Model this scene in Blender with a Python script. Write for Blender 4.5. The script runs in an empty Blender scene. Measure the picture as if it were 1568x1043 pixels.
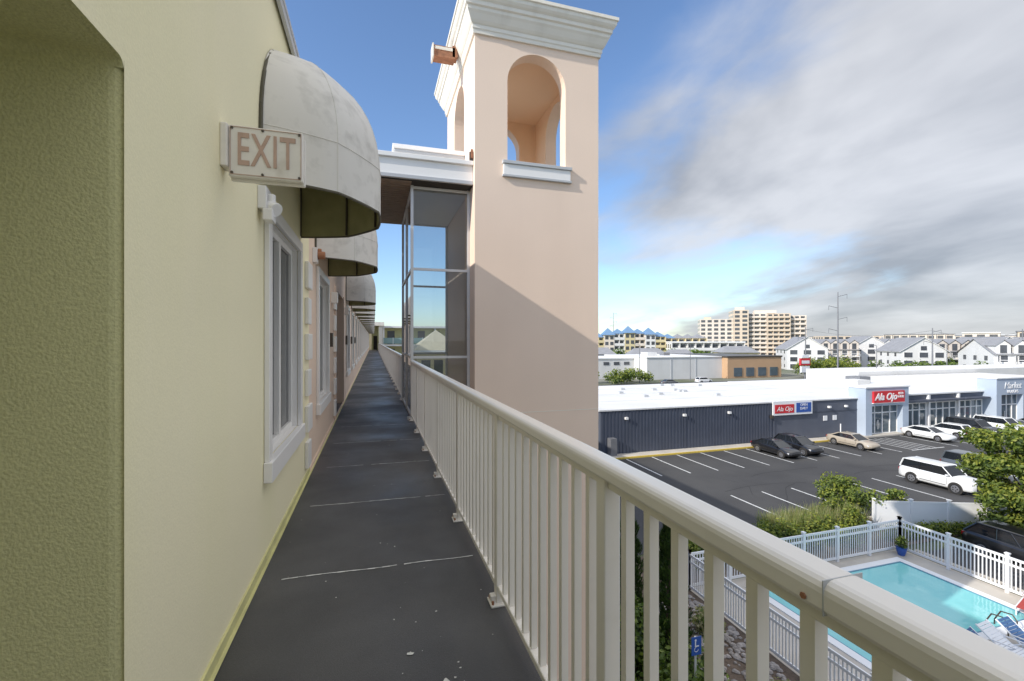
import bpy, math, random
from mathutils import Vector, Matrix
R = random.Random(7)
scene = bpy.context.scene
COL = scene.collection
scene.view_settings.view_transform = 'Standard'
scene.view_settings.look = 'None'
scene.view_settings.exposure = 0
GZ = -10.0      # ground level (camera eye is z = 0)
FZ = -1.43      # walkway level

# ------------------------------------------------------------------ materials
def mat(name, col, rough=.6, var=.08, vs=1.5, bump=0, bs=60, bd=.004, metal=0,
        col2=None, c2s=.6, c2lo=.5, c2hi=.7, c2amt=.6, streak=False, spec=.5, rvar=0, fine=0):
    m = bpy.data.materials.new(name); m.use_nodes = True
    nt = m.node_tree; N = nt.nodes; L = nt.links
    b = N['Principled BSDF']
    b.inputs['Roughness'].default_value = rough
    b.inputs['Metallic'].default_value = metal
    b.inputs['Specular IOR Level'].default_value = spec
    tc = N.new('ShaderNodeTexCoord')
    def noise(scale, detail=3, streaky=False):
        n = N.new('ShaderNodeTexNoise'); n.inputs['Scale'].default_value = scale
        n.inputs['Detail'].default_value = detail
        if streaky:
            mp = N.new('ShaderNodeMapping'); mp.inputs['Scale'].default_value = (1, 1, .12)
            L.new(tc.outputs['Object'], mp.inputs['Vector']); L.new(mp.outputs[0], n.inputs['Vector'])
        else:
            L.new(tc.outputs['Object'], n.inputs['Vector'])
        return n
    n1 = noise(vs)
    mx = N.new('ShaderNodeMixRGB')
    mx.inputs[1].default_value = (*[c*(1-var*1.6) for c in col], 1)
    mx.inputs[2].default_value = (*[min(1, c*(1+var*1.6)) for c in col], 1)
    L.new(n1.outputs['Fac'], mx.inputs[0]); out = mx.outputs[0]
    if col2 is not None:
        n2 = noise(c2s, 6, streak)
        mr = N.new('ShaderNodeMapRange'); mr.inputs[1].default_value = c2lo; mr.inputs[2].default_value = c2hi
        mr.inputs[4].default_value = c2amt
        L.new(n2.outputs['Fac'], mr.inputs[0])
        m2 = N.new('ShaderNodeMixRGB'); m2.inputs[2].default_value = (*col2, 1)
        L.new(mr.outputs[0], m2.inputs[0]); L.new(out, m2.inputs[1]); out = m2.outputs[0]
    if fine:
        n4 = noise(bs*1.0, 3)
        m4 = N.new('ShaderNodeMixRGB'); m4.blend_type = 'MULTIPLY'; m4.inputs[0].default_value = 1
        mr4 = N.new('ShaderNodeMapRange'); mr4.inputs[1].default_value=.3; mr4.inputs[2].default_value=.7
        mr4.inputs[3].default_value = 1-fine; mr4.inputs[4].default_value = 1+fine*.5
        L.new(n4.outputs['Fac'], mr4.inputs[0]); L.new(out, m4.inputs[1]); L.new(mr4.outputs[0], m4.inputs[2]); out = m4.outputs[0]
    L.new(out, b.inputs['Base Color'])
    if rvar:
        mr = N.new('ShaderNodeMapRange'); mr.inputs[1].default_value=.35; mr.inputs[2].default_value=.65
        mr.inputs[3].default_value = max(.05, rough-rvar); mr.inputs[4].default_value = min(1, rough+rvar)
        n5 = noise(1.1, 5)
        L.new(n5.outputs['Fac'], mr.inputs[0]); L.new(mr.outputs[0], b.inputs['Roughness'])
    if bump:
        n3 = noise(bs, 3)
        bp = N.new('ShaderNodeBump'); bp.inputs['Strength'].default_value = bump; bp.inputs['Distance'].default_value = bd
        L.new(n3.outputs['Fac'], bp.inputs['Height']); L.new(bp.outputs[0], b.inputs['Normal'])
    return m

def leafmat(name, col):
    m = mat(name, col, .55, .35, 1.2)
    nt = m.node_tree; b = nt.nodes['Principled BSDF']; o = nt.nodes['Material Output']
    t = nt.nodes.new('ShaderNodeBsdfTranslucent'); t.inputs[0].default_value = (col[0]*1.6, col[1]*1.7, col[2], 1)
    s = nt.nodes.new('ShaderNodeMixShader'); s.inputs[0].default_value = .35
    nt.links.new(b.outputs[0], s.inputs[1]); nt.links.new(t.outputs[0], s.inputs[2]); nt.links.new(s.outputs[0], o.inputs[0])
    return m

def glassmat(name, tint=(.78, .82, .83)):
    m = bpy.data.materials.new(name); m.use_nodes = True
    nt = m.node_tree; N = nt.nodes; o = N['Material Output']; N.remove(N['Principled BSDF'])
    t = N.new('ShaderNodeBsdfTransparent'); t.inputs[0].default_value = (*tint, 1)
    g = N.new('ShaderNodeBsdfGlossy'); g.inputs['Roughness'].default_value = .015
    f = N.new('ShaderNodeFresnel'); f.inputs[0].default_value = 1.75
    s = N.new('ShaderNodeMixShader')
    nt.links.new(f.outputs[0], s.inputs[0]); nt.links.new(t.outputs[0], s.inputs[1]); nt.links.new(g.outputs[0], s.inputs[2])
    nt.links.new(s.outputs[0], o.inputs[0]); return m

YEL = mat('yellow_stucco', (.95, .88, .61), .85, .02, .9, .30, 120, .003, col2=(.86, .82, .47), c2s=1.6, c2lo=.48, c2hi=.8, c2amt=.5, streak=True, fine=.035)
YELD = mat('shaded_yellow_stucco', (.70, .67, .36), .9, .05, 1.5, .8, 120, .005, fine=.12)  # yellow stucco darkened, the shade of the recesses put into the colour
YELB = mat('stained_base', (.64, .61, .30), .8, .15, 5, .4, 60)
PEA = mat('peach_stucco', (.89, .70, .555), .85, .03, .9, .35, 80, .005, col2=(.76, .58, .45), c2s=1.0, c2lo=.5, c2hi=.8, c2amt=.35, streak=True, fine=.05)
PEI = mat('bounce_glow_stucco', (.90, .64, .43), .85, .03, .9, .3, 60, .005)  # peach pushed to orange: bounced sunlight inside the arches, painted in
CREAM = mat('cream_trim', (.84, .79, .69), .6, .05, 2, .15, 40, .003, col2=(.5, .45, .36), c2s=2, c2lo=.56, c2hi=.8, c2amt=.45, streak=True)
WHITE = mat('white_paint', (.86, .84, .81), .45, .03, 2)
VINYL = mat('white_vinyl', (.85, .84, .83), .4, .03, 2)
RAIL = mat('rail_paint', (.84, .80, .75), .28, .04, 2, .1, 30, .001, col2=(.6, .55, .48), c2s=3, c2lo=.6, c2hi=.8, c2amt=.4)
FLOOR = mat('deck_coating', (.066, .065, .066), .52, .28, 1.3, .55, 260, .003, col2=(.12, .118, .118), c2s=1.2, c2lo=.42, c2hi=.75, c2amt=.85, rvar=.16, fine=.35)
SEAM = mat('seam_caulk', (.60, .60, .58), .6, .4, 25)
SPOT = mat('spot_paint', (.6, .6, .57), .7, .3, 60)
AWN = mat('awning_canvas', (.78, .75, .70), .7, .05, 2, .3, 300, .001, col2=(.36, .34, .30), c2s=8, c2lo=.5, c2hi=.9, c2amt=.75, streak=False)
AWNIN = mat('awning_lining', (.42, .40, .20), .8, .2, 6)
AWNHEM = mat('awning_hem', (.12, .11, .08), .8, .2, 6)
BRONZE = mat('bronze_metal', (.10, .085, .07), .4, .1, 3, metal=.4)
BROWN = mat('brown_slats', (.28, .20, .14), .6, .2, 8)
RUST = mat('rusty_metal', (.33, .15, .08), .8, .4, 14)
ALU = mat('white_aluminium', (.70, .69, .67), .35, .05, 3, metal=.1)
GREYTRIM = mat('grey_trim', (.50, .51, .52), .5, .05, 3)
GLASS = glassmat('clear_glass')
DGLASS = mat('window_glass', (.03, .035, .04), .04, .1, 1, spec=.9)
DGLASS2 = mat('window_dark', (.08, .085, .095), .15, .5, .35, spec=.6)
TEAL = mat('teal_glass', (.25, .38, .37), .1, .1, 1)
DARK = mat('dark_interior', (.04, .035, .03), .8)
SIGNW = mat('sign_plate', (.82, .78, .71), .5, .06, 12, col2=(.45, .38, .28), c2s=9, c2lo=.6, c2hi=.8, c2amt=.5)
SIGNT = mat('sign_letters', (.52, .36, .28), .6, .12, 20)
RED = mat('red_paint', (.60, .03, .04), .4, .1, 3)
BLUE = mat('blue_paint', (.03, .10, .38), .4, .1, 3)
ASPH = mat('asphalt', (.052, .051, .052), .85, .18, .5, .5, 40, .01, col2=(.092, .089, .085), c2s=.14, c2lo=.42, c2hi=.68, c2amt=.7, fine=.18)
LINE = mat('road_paint', (.68, .68, .66), .7, .12, 6, col2=(.2,.2,.2), c2s=4, c2lo=.52, c2hi=.75, c2amt=.7)
YLINE = mat('yellow_curb_paint', (.70, .50, .08), .7, .15, 4)
CONC = mat('concrete', (.55, .50, .43), .8, .08, 1.2, .3, 30, col2=(.38, .34, .29), c2s=.7, c2amt=.45)
GROUND = mat('ground_cover', (.10, .12, .06), .95, .4, .03, col2=(.24, .23, .20), c2s=.02, c2lo=.45, c2hi=.55, c2amt=.8)
MULCH = mat('mulch', (.15, .11, .08), .95, .4, 6, .8, 30, .03)
STONE = mat('stones', (.38, .34, .31), .85, .5, 5)
WATER = mat('pool_water', (.24, .62, .62), .04, .03, .6, .25, 3.0, .03, col2=(.34, .72, .70), c2s=1.3, c2amt=.4)
TILE = mat('pool_tile', (.10, .25, .35), .3, .2, 5)
NAVY = mat('navy_siding', (.070, .080, .108), .5, .12, 1)
NAVY2 = mat('slate_panel', (.095, .107, .14), .5, .1, 1, col2=(.13,.14,.165), c2s=.5, c2amt=.4, streak=True)
LBLUE = mat('pale_blue_stucco', (.42, .48, .56), .8, .06, 1)
ROOFW = mat('white_roof', (.74, .73, .71), .7, .04, .3, col2=(.55, .54, .52), c2s=.2, c2lo=.42, c2hi=.7, c2amt=.45)
STORE = mat('storefront_glass', (.10, .13, .15), .08, .3, .5, spec=.8)
ORANGE = mat('tan_orange_wall', (.52, .33, .19), .8, .05, .5)
OFFW = mat('offwhite_wall', (.72, .70, .67), .8, .05, .3, col2=(.54, .52, .48), c2s=.3, c2amt=.35, streak=True)
GREYW = mat('grey_wall', (.45, .44, .43), .8, .08, .3)
BEIGE = mat('beige_wall', (.66, .54, .41), .8, .06, .1)
BEIGE2 = mat('pale_beige', (.72, .63, .53), .8, .06, .1)
YHOT = mat('yellow_siding', (.62, .52, .30), .8, .06, .1)
ROOFG = mat('grey_shingle', (.27, .27, .28), .85, .14, .8)
ROOFB = mat('blue_roof', (.14, .25, .40), .6, .1, .4)
ROOFT = mat('tan_roof', (.50, .45, .34), .8, .1, 2)
GALV = mat('galvanised_steel', (.22, .22, .23), .5, .1, 3, metal=.3)
BARK = mat('bark', (.12, .09, .06), .9, .3, 8, .8, 25, .02)
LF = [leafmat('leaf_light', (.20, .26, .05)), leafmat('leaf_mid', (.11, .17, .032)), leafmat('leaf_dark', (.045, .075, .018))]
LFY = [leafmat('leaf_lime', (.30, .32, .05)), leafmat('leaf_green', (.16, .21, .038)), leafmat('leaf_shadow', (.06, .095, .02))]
LFC = [leafmat('needle_a', (.07, .12, .03)), leafmat('needle_b', (.045, .08, .022)), leafmat('needle_c', (.025, .05, .015))]
REED = [leafmat('reed_a', (.26, .27, .09)), leafmat('reed_b', (.16, .22, .06)), leafmat('reed_c', (.36, .32, .18))]
TYRE = mat('tyre', (.02, .02, .02), .8); RIM = mat('rim', (.45, .45, .47), .3, .05, 3, metal=.8)
CGLASS = mat('car_glass', (.015, .018, .022), .03, .05, 1, spec=.9)
LAMP = mat('lamp_lens', (.7, .7, .7), .15); TAIL = mat('tail_lens', (.35, .01, .01), .2)
def paint(n, c):
    m = mat(n, c, .28, .02, 1, spec=.6); m.node_tree.nodes['Principled BSDF'].inputs['Coat Weight'].default_value = .6; return m
P_WHITE = paint('paint_white', (.78, .78, .76)); P_BLACK = paint('paint_black', (.012, .012, .014)); P_TAN = paint('paint_tan', (.42, .36, .28))
P_GREY = paint('paint_grey', (.10, .11, .12)); P_SILVER = paint('paint_silver', (.45, .46, .47)); P_RED = paint('paint_red', (.30, .02, .02))

# ------------------------------------------------------------------ mesh builder
class MB:
    def __init__(s): s.v = []; s.f = []; s.m = []; s.mats = []
    def mi(s, m):
        if m not in s.mats: s.mats.append(m)
        return s.mats.index(m)
    def poly(s, pts, m):
        i = len(s.v); s.v += [tuple(p) for p in pts]; s.f.append(tuple(range(i, i+len(pts)))); s.m.append(s.mi(m))
    def box(s, x0, x1, y0, y1, z0, z1, m, M=None):
        i = len(s.v)
        p = [(x0,y0,z0),(x1,y0,z0),(x1,y1,z0),(x0,y1,z0),(x0,y0,z1),(x1,y0,z1),(x1,y1,z1),(x0,y1,z1)]
        if M is not None: p = [tuple(M @ Vector(q)) for q in p]
        s.v += p
        for q in ((0,3,2,1),(4,5,6,7),(0,1,5,4),(1,2,6,5),(2,3,7,6),(3,0,4,7)):
            s.f.append(tuple(i+k for k in q)); s.m.append(s.mi(m))
    def cyl(s, p0, p1, r0, r1, n, m, caps=True):
        p0 = Vector(p0); p1 = Vector(p1); d = (p1-p0).normalized()
        a = d.orthogonal().normalized(); b = d.cross(a); i = len(s.v)
        for p, r in ((p0, r0), (p1, r1)):
            for k in range(n):
                t = 2*math.pi*k/n; s.v.append(tuple(p + a*math.cos(t)*r + b*math.sin(t)*r))
        mi = s.mi(m)
        for k in range(n):
            s.f.append((i+k, i+(k+1) % n, i+n+(k+1) % n, i+n+k)); s.m.append(mi)
        if caps:
            s.f.append(tuple(i+k for k in reversed(range(n)))); s.m.append(mi)
            s.f.append(tuple(i+n+k for k in range(n))); s.m.append(mi)
    def tube(s, pts, r, n, m):
        for a, b in zip(pts[:-1], pts[1:]): s.cyl(a, b, r, r, n, m)
    def loft(s, rings, m, closed=True, caps=True):
        i = len(s.v); n = len(rings[0])
        for r in rings: s.v += [tuple(p) for p in r]
        mi = s.mi(m)
        for a in range(len(rings)-1):
            for k in range(n if closed else n-1):
                k2 = (k+1) % n
                s.f.append((i+a*n+k, i+a*n+k2, i+(a+1)*n+k2, i+(a+1)*n+k)); s.m.append(mi)
        if caps:
            s.f.append(tuple(i+k for k in reversed(range(n)))); s.m.append(mi)
            j = i+(len(rings)-1)*n
            s.f.append(tuple(j+k for k in range(n))); s.m.append(mi)
    def build(s, name, parent=None, loc=(0,0,0), rot=0, smooth=False, bevel=0, seg=2, fix=False):
        me = bpy.data.meshes.new(name); me.from_pydata(s.v, [], s.f)
        for m in s.mats: me.materials.append(m)
        me.polygons.foreach_set('material_index', s.m)
        if smooth: me.polygons.foreach_set('use_smooth', [True]*len(s.f))
        me.update()
        o = bpy.data.objects.new(name, me); COL.objects.link(o)
        o.location = loc; o.rotation_euler = (0, 0, rot)
        if parent: o.parent = parent
        if bevel:
            b = o.modifiers.new('bevel', 'BEVEL'); b.width = bevel; b.segments = seg; b.limit_method = 'ANGLE'; b.angle_limit = .6
        return o
def empty(name, loc=(0,0,0), rot=0):
    e = bpy.data.objects.new(name, None); COL.objects.link(e); e.location = loc; e.rotation_euler = (0,0,rot); e.empty_display_size = .3; return e

def foliage(mb, blobs, n, size, mats, R=R):
    tot = sum(b[1][0]*b[1][1]*b[1][2] for b in blobs)
    for c, r in blobs:
        k = int(n*r[0]*r[1]*r[2]/tot)+5
        for _ in range(k):
            d = Vector((R.gauss(0,1), R.gauss(0,1), R.gauss(0,1))).normalized()
            q = R.random()**.45 * R.uniform(.85, 1.12)
            p = Vector(c) + Vector((d.x*r[0]*q, d.y*r[1]*q, d.z*r[2]*q))
            nn = (d + Vector((R.gauss(0,.7), R.gauss(0,.7), R.gauss(0,.7)+.3))).normalized()
            a = nn.orthogonal().normalized(); b = nn.cross(a); t = R.uniform(0, 6.28)
            a, b = a*math.cos(t)+b*math.sin(t), b*math.cos(t)-a*math.sin(t)
            s = size*R.uniform(.6, 1.3)
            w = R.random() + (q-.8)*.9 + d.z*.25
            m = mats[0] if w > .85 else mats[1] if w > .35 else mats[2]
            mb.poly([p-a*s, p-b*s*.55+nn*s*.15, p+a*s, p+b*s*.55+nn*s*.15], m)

def tree(name, x, y, h, r, n, size, mats, seed, trunk=.14, zc=.62, nb=26):
    RR = random.Random(seed); mb = MB()
    top = Vector((x+RR.uniform(-.3,.3), y+RR.uniform(-.3,.3), GZ+h*.8))
    base = Vector((x, y, GZ)); mid = base.lerp(top, .45)+Vector((.12,-.1,0))
    mb.cyl(base, mid, trunk, trunk*.7, 8, BARK); mb.cyl(mid, top, trunk*.7, trunk*.2, 8, BARK)
    blobs = []
    for i in range(nb):
        t = RR.uniform(0, 6.28); q = RR.uniform(.2, .85)*r; zz = GZ+h*zc+RR.uniform(-.38, .33)*h
        f = 1-abs((zz-GZ)/h-.55)*.9
        c = Vector((x+math.cos(t)*q*f, y+math.sin(t)*q*f, zz))
        rr = r*RR.uniform(.18, .36)
        blobs.append((c, (rr, rr, rr*.75)))
        s = base.lerp(top, min(.9, max(.35, (zz-GZ)/h-.15)))
        mb.cyl(s, c, trunk*.3, trunk*.06, 5, BARK)
    foliage(mb, blobs, n, size, mats, RR)
    return mb.build(name)

# ------------------------------------------------------------------ ground sheets
mb = MB(); S = 6000
mb.poly([(-S,-S,GZ-.02),(S,-S,GZ-.02),(S,S,GZ-.02),(-S,S,GZ-.02)], GROUND); mb.build('ground')
def sheet(name, x0, x1, y0, y1, dz, m):
    mb = MB(); mb.poly([(x0,y0,GZ+dz),(x1,y0,GZ+dz),(x1,y1,GZ+dz),(x0,y1,GZ+dz)], m); return mb.build(name)
sheet('parking_lot', 4.6, 140, 18.6, 35.0, .0, ASPH)
sheet('access_road', 30.6, 140, -30, 18.6, .0, ASPH)
sheet('back_road', 20, 260, 62, 92, .0, ASPH)
sheet('planting_bed', 1, 12.1, -5, 18.4, .004, MULCH)
sheet('pool_deck', 12.1, 24.15, -8, 15.5, .02, CONC)
mb = MB()
def ln(x0, x1, y0, y1, m=LINE): mb.poly([(x0,y0,GZ+.006),(x1,y0,GZ+.006),(x1,y1,GZ+.006),(x0,y1,GZ+.006)], m)
x = 20.3
while x < 110:
    if not (47 < x < 51): ln(x, x+.12, 28.9, 33.9)
    x += 2.5
x = 19.5
while x < 75: ln(x, x+.12, 19.2, 24.0); x += 2.5
for k in range(5): ln(47.2+k*.75, 47.32+k*.75, 29.2, 33.6)
ln(46.9, 51.2, 29.0, 29.12)
mb.build('parking_markings')
# tar crack repairs
mb = MB()
for _ in range(14):
    cx, cy = R.uniform(18, 60), R.uniform(20, 33); a = R.uniform(0, 3.1); pts = []
    for i in range(9):
        pts.append((cx, cy)); a += R.uniform(-.35,.35); cx += math.cos(a)*.9; cy += math.sin(a)*.5
    for p, q in zip(pts[:-1], pts[1:]):
        if q[1] < 33.6 and q[1] > 19 and p[1] < 33.6 and p[1] > 19: mb.poly([(p[0],p[1]-.03,GZ+.003),(q[0],q[1]-.03,GZ+.003),(q[0],q[1]+.03,GZ+.003),(p[0],p[1]+.03,GZ+.003)], TYRE)
mb.build('asphalt_cracks')
mb = MB(); mb.box(18.7, 100, 34.1, 35.25, GZ-.3, GZ+.13, CONC)
mb.box(18.7, 47, 33.98, 34.1, GZ-.3, GZ+.133, YLINE); mb.build('sidewalk_kerb')
mb = MB(); mb.box(12.3, 30.6, 18.45, 18.62, GZ-.3, GZ+.14, CONC); mb.box(30.4, 30.62, 4, 18.45, GZ-.3, GZ+.14, CONC)
mb.build('planter_kerb')
sheet('hedge_bed', 12.3, 30.4, 15.6, 18.45, .04, MULCH)
sheet('side_lot', 24.4, 30.4, -8, 14.9, .008, ASPH)
# ------------------------------------------------------------------ hotel building (left)
hotel = empty('hotel_building')
X0 = -.672; RZ = 2.45; YE = 71.0
winY = [3.95, 6.70]; yy = 12.9
while yy < 69: winY.append(yy); yy += 2.78
ops = [(c-.62, c+.62, -.78, .82) for c in winY]
ops_all = sorted([(-1.2, 1.543, FZ-.05, .79)] + ops + [(8.8, 11.25, FZ-.05, .95)])
mb = MB()
SPL = 5.36
def wall_strip(y0, y1, z0, z1):
    if y0 < SPL < y1:
        wall_strip(y0, SPL, z0, z1); wall_strip(SPL, y1, z0, z1); return
    m = YEL if y1 <= SPL+.001 else PEA
    mb.poly([(X0,y0,z0),(X0,y1,z0),(X0,y1,z1),(X0,y0,z1)], m)
y = -8
for (a, b, z0, z1) in ops_all:
    wall_strip(y, a, GZ, RZ); wall_strip(a, b, z1, RZ); wall_strip(a, b, GZ, z0); y = b
    if z0 > FZ:   # window reveals
        d = .09
        for q in ([(X0,a,z0),(X0-d,a,z0),(X0-d,a,z1),(X0,a,z1)], [(X0,b,z0),(X0-d,b,z0),(X0-d,b,z1),(X0,b,z1)],
                  [(X0,a,z0),(X0,b,z0),(X0-d,b,z0),(X0-d,a,z0)], [(X0,a,z1),(X0,b,z1),(X0-d,b,z1),(X0-d,a,z1)]):
            mb.poly(q, WHITE)
wall_strip(y, YE, GZ, RZ)
mb.poly([(X0,-8,GZ),(-14,-8,GZ),(-14,-8,RZ),(X0,-8,RZ)], YEL)
mb.poly([(-14,-8,GZ),(-14,YE,GZ),(-14,YE,RZ),(-14,-8,RZ)], YEL)
mb.poly([(X0,YE,GZ),(-14,YE,GZ),(-14,YE,RZ),(X0,YE,RZ)], YEL)
w = mb.build('walls', hotel)
# entrance alcove (near)
mb = MB(); D = 1.1; z1 = .79; a, b = -1.2, 1.543
r = .035
def jamb(yj, sgn, m):
    prof = [(X0-D, yj), (X0-r, yj)]
    for k in range(1, 5):
        t = math.pi/2*k/4; prof.append((X0-r+math.sin(t)*r, yj+sgn*(r-math.cos(t)*r)))
    for p, q in zip(prof[:-1], prof[1:]): mb.poly([(p[0],p[1],FZ-.05),(q[0],q[1],FZ-.05),(q[0],q[1],z1),(p[0],p[1],z1)], m)
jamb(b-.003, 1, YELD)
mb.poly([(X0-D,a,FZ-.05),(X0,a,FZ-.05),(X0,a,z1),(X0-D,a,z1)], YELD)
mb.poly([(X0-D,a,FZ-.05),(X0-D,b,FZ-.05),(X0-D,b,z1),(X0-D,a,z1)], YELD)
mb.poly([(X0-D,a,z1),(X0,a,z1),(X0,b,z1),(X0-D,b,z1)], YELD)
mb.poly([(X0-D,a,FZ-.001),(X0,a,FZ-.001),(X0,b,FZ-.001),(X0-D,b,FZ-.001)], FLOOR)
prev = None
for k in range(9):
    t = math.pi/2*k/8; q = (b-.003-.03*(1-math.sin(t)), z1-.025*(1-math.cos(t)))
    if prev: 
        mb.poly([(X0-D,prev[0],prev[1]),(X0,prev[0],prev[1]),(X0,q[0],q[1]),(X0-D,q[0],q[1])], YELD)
        mb.poly([(X0,prev[0],prev[1]),(X0,q[0],q[1]),(X0,b,z1)], YEL)
    prev = q
mb.build('alcove', hotel)
# passage recess by the elevator
mb = MB(); a, b = 8.8, 11.25; z1 = .95; D = 3
for q in ([(X0,a,FZ),(X0-D,a,FZ),(X0-D,a,z1),(X0,a,z1)], [(X0,b,FZ),(X0-D,b,FZ),(X0-D,b,z1),(X0,b,z1)], [(X0-D,a,FZ),(X0-D,b,FZ),(X0-D,b,z1),(X0-D,a,z1)], [(X0,a,z1),(X0-D,a,z1),(X0-D,b,z1),(X0,b,z1)]):
    mb.poly(q, PEA)
mb.poly([(X0,a,FZ-.001),(X0-D,a,FZ-.001),(X0-D,b,FZ-.001),(X0,b,FZ-.001)], FLOOR)
mb.box(X0-.25, X0+.02, 8.72, 8.95, FZ, 1.0, PEA); mb.box(X0-.25, X0+.02, 11.1, 11.33, FZ, 1.0, PEA)
mb.build('passage_recess', hotel)
# roof: coping + pitched roof to ridge
mb = MB()
mb.box(X0-.12, X0+.05, -8, YE, RZ, RZ+.04, GREYTRIM); mb.box(X0+.02, X0+.045, -8, YE, RZ-.07, RZ, GREYTRIM)
RG = 3.09
mb.poly([(X0-.12,-8,RZ+.03),(X0-.12,YE,RZ+.03),(-1.1,YE,RG),(-1.1,-8,RG)], ROOFG)
mb.poly([(-1.1,-8,RG),(-1.1,YE,RG),(-14,YE,RG),(-14,-8,RG)], ROOFG)
mb.poly([(-14,-8,RZ),(-14,YE,RZ),(-14,YE,RG),(-14,-8,RG)], ROOFG)
mb.build('roof', hotel)
# windows
mb = MB()
for (a, b, z0, z1) in ops:
    t = .09; p = .035
    mb.box(X0+.002, X0+p, a-t, b+t, z1, z1+t, WHITE); mb.box(X0+.002, X0+p+.02, a-t-.02, b+t+.02, z0-.13, z0, WHITE)
    mb.box(X0+.002, X0+p, a-t, a, z0, z1, WHITE); mb.box(X0+.002, X0+p, b, b+t, z0, z1, WHITE)
    xg = X0-.06
    mb.box(xg-.03, xg+.02, a, a+.05, z0+.05, z1-.05, WHITE); mb.box(xg-.03, xg+.02, b-.05, b, z0+.05, z1-.05, WHITE)
    mb.box(xg-.03, xg+.02, a, b, z0, z0+.05, WHITE); mb.box(xg-.03, xg+.02, a, b, z1-.05, z1, WHITE)
    c = (a+b)/2
    mb.box(xg-.025, xg+.03, c-.03, c+.03, z0+.05, z1-.05, WHITE)
    mb.box(xg-.02, xg-.01, a+.05, c-.03, z0+.05, z1-.05, DGLASS); mb.box(xg-.015, xg-.005, c+.03, b-.05, z0+.05, z1-.05, DGLASS)
mb.build('windows', hotel, bevel=.004, seg=1)
# quoins
mb = MB()
for yq in (5.04, 8.45):
    z = FZ+.12; i = 0
    while z < .75:
        mb.box(X0+.001, X0+.04, yq, yq+(.30 if i % 2 else .22), z, z+.27, WHITE); z += .37; i += 1
mb.build('quoins', hotel, bevel=.008)
# stained base strip
mb = MB(); mb.poly([(X0+.002,1.58,FZ+.002),(X0+.03,1.58,FZ+.004),(X0+.03,YE,FZ+.004),(X0+.002,YE,FZ+.002)], YELB)
mb.box(X0+.001, X0+.012, 1.56, SPL, FZ, FZ+.055, YELB); mb.box(X0+.001, X0+.012, SPL, YE, FZ, FZ+.05, PEA)
mb.build('wall_base', hotel)
mb = MB()
for yv in (7.75, 12.0, 14.6, 17.3):
    mb.box(X0, X0+.05, yv, yv+.12, -.1, .12, BRONZE)
for yv in (8.05, 11.6): mb.box(X0, X0+.10, yv, yv+.12, .62, .80, WHITE)
mb.build('wall_fixtures', hotel, bevel=.005)

# ------------------------------------------------------------------ walkway slabs
mb = MB()
mb.box(X0, .70, -8, YE, FZ-.20, FZ, FLOOR)
mb.build('walkway_floor', hotel)
mb = MB()
mb.box(.702, .72, -8, YE, FZ-.22, FZ-.01, CREAM)
for z in (-4.3, -7.2): mb.box(X0+.002, .70, -8, YE, z-.2, z, CONC)
mb.build('slab_edges', hotel)
mb = MB(); y = 3.0; k = 0
while y < 60:
    xa, xb = -.52+R.uniform(-.02,.02), .63; n = 26; pts = []; yo_ = 0
    for i in range(n+1): yo_ = yo_*.7+R.uniform(-.003,.003); pts.append((xa+(xb-xa)*i/n, y-.035*i/n+yo_))
    for i in range(n):
        w1 = R.uniform(.0025,.0065)
        if R.random() < .05: continue
        mb.poly([(pts[i][0],pts[i][1]-w1,FZ+.004),(pts[i+1][0],pts[i+1][1]-w1,FZ+.004),(pts[i+1][0],pts[i+1][1]+w1,FZ+.004),(pts[i][0],pts[i][1]+w1,FZ+.004)], SEAM)
    y += 1.25; k += 1
sp_ = [(.16,2.12,.016),(.29,1.90,.018),(.385,1.80,.026),(.145,1.90,.018),(.36,2.0,.006),(.1,2.4,.005),(-.2,2.7,.005)]
for _ in range(60): sp_.append((R.uniform(-.6,.6), R.uniform(1.7, 6.5), R.choice((.002,.003,.003,.004,.006))))
for (cx, cy, rr) in sp_:
    n = 9; mb.poly([(cx+math.cos(6.283*i/n)*rr*R.uniform(.4,1.4), cy+math.sin(6.283*i/n)*rr*R.uniform(.4,1.4), FZ+.0045) for i in range(n)], SPOT)
mb.build('floor_seams', hotel)

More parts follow.
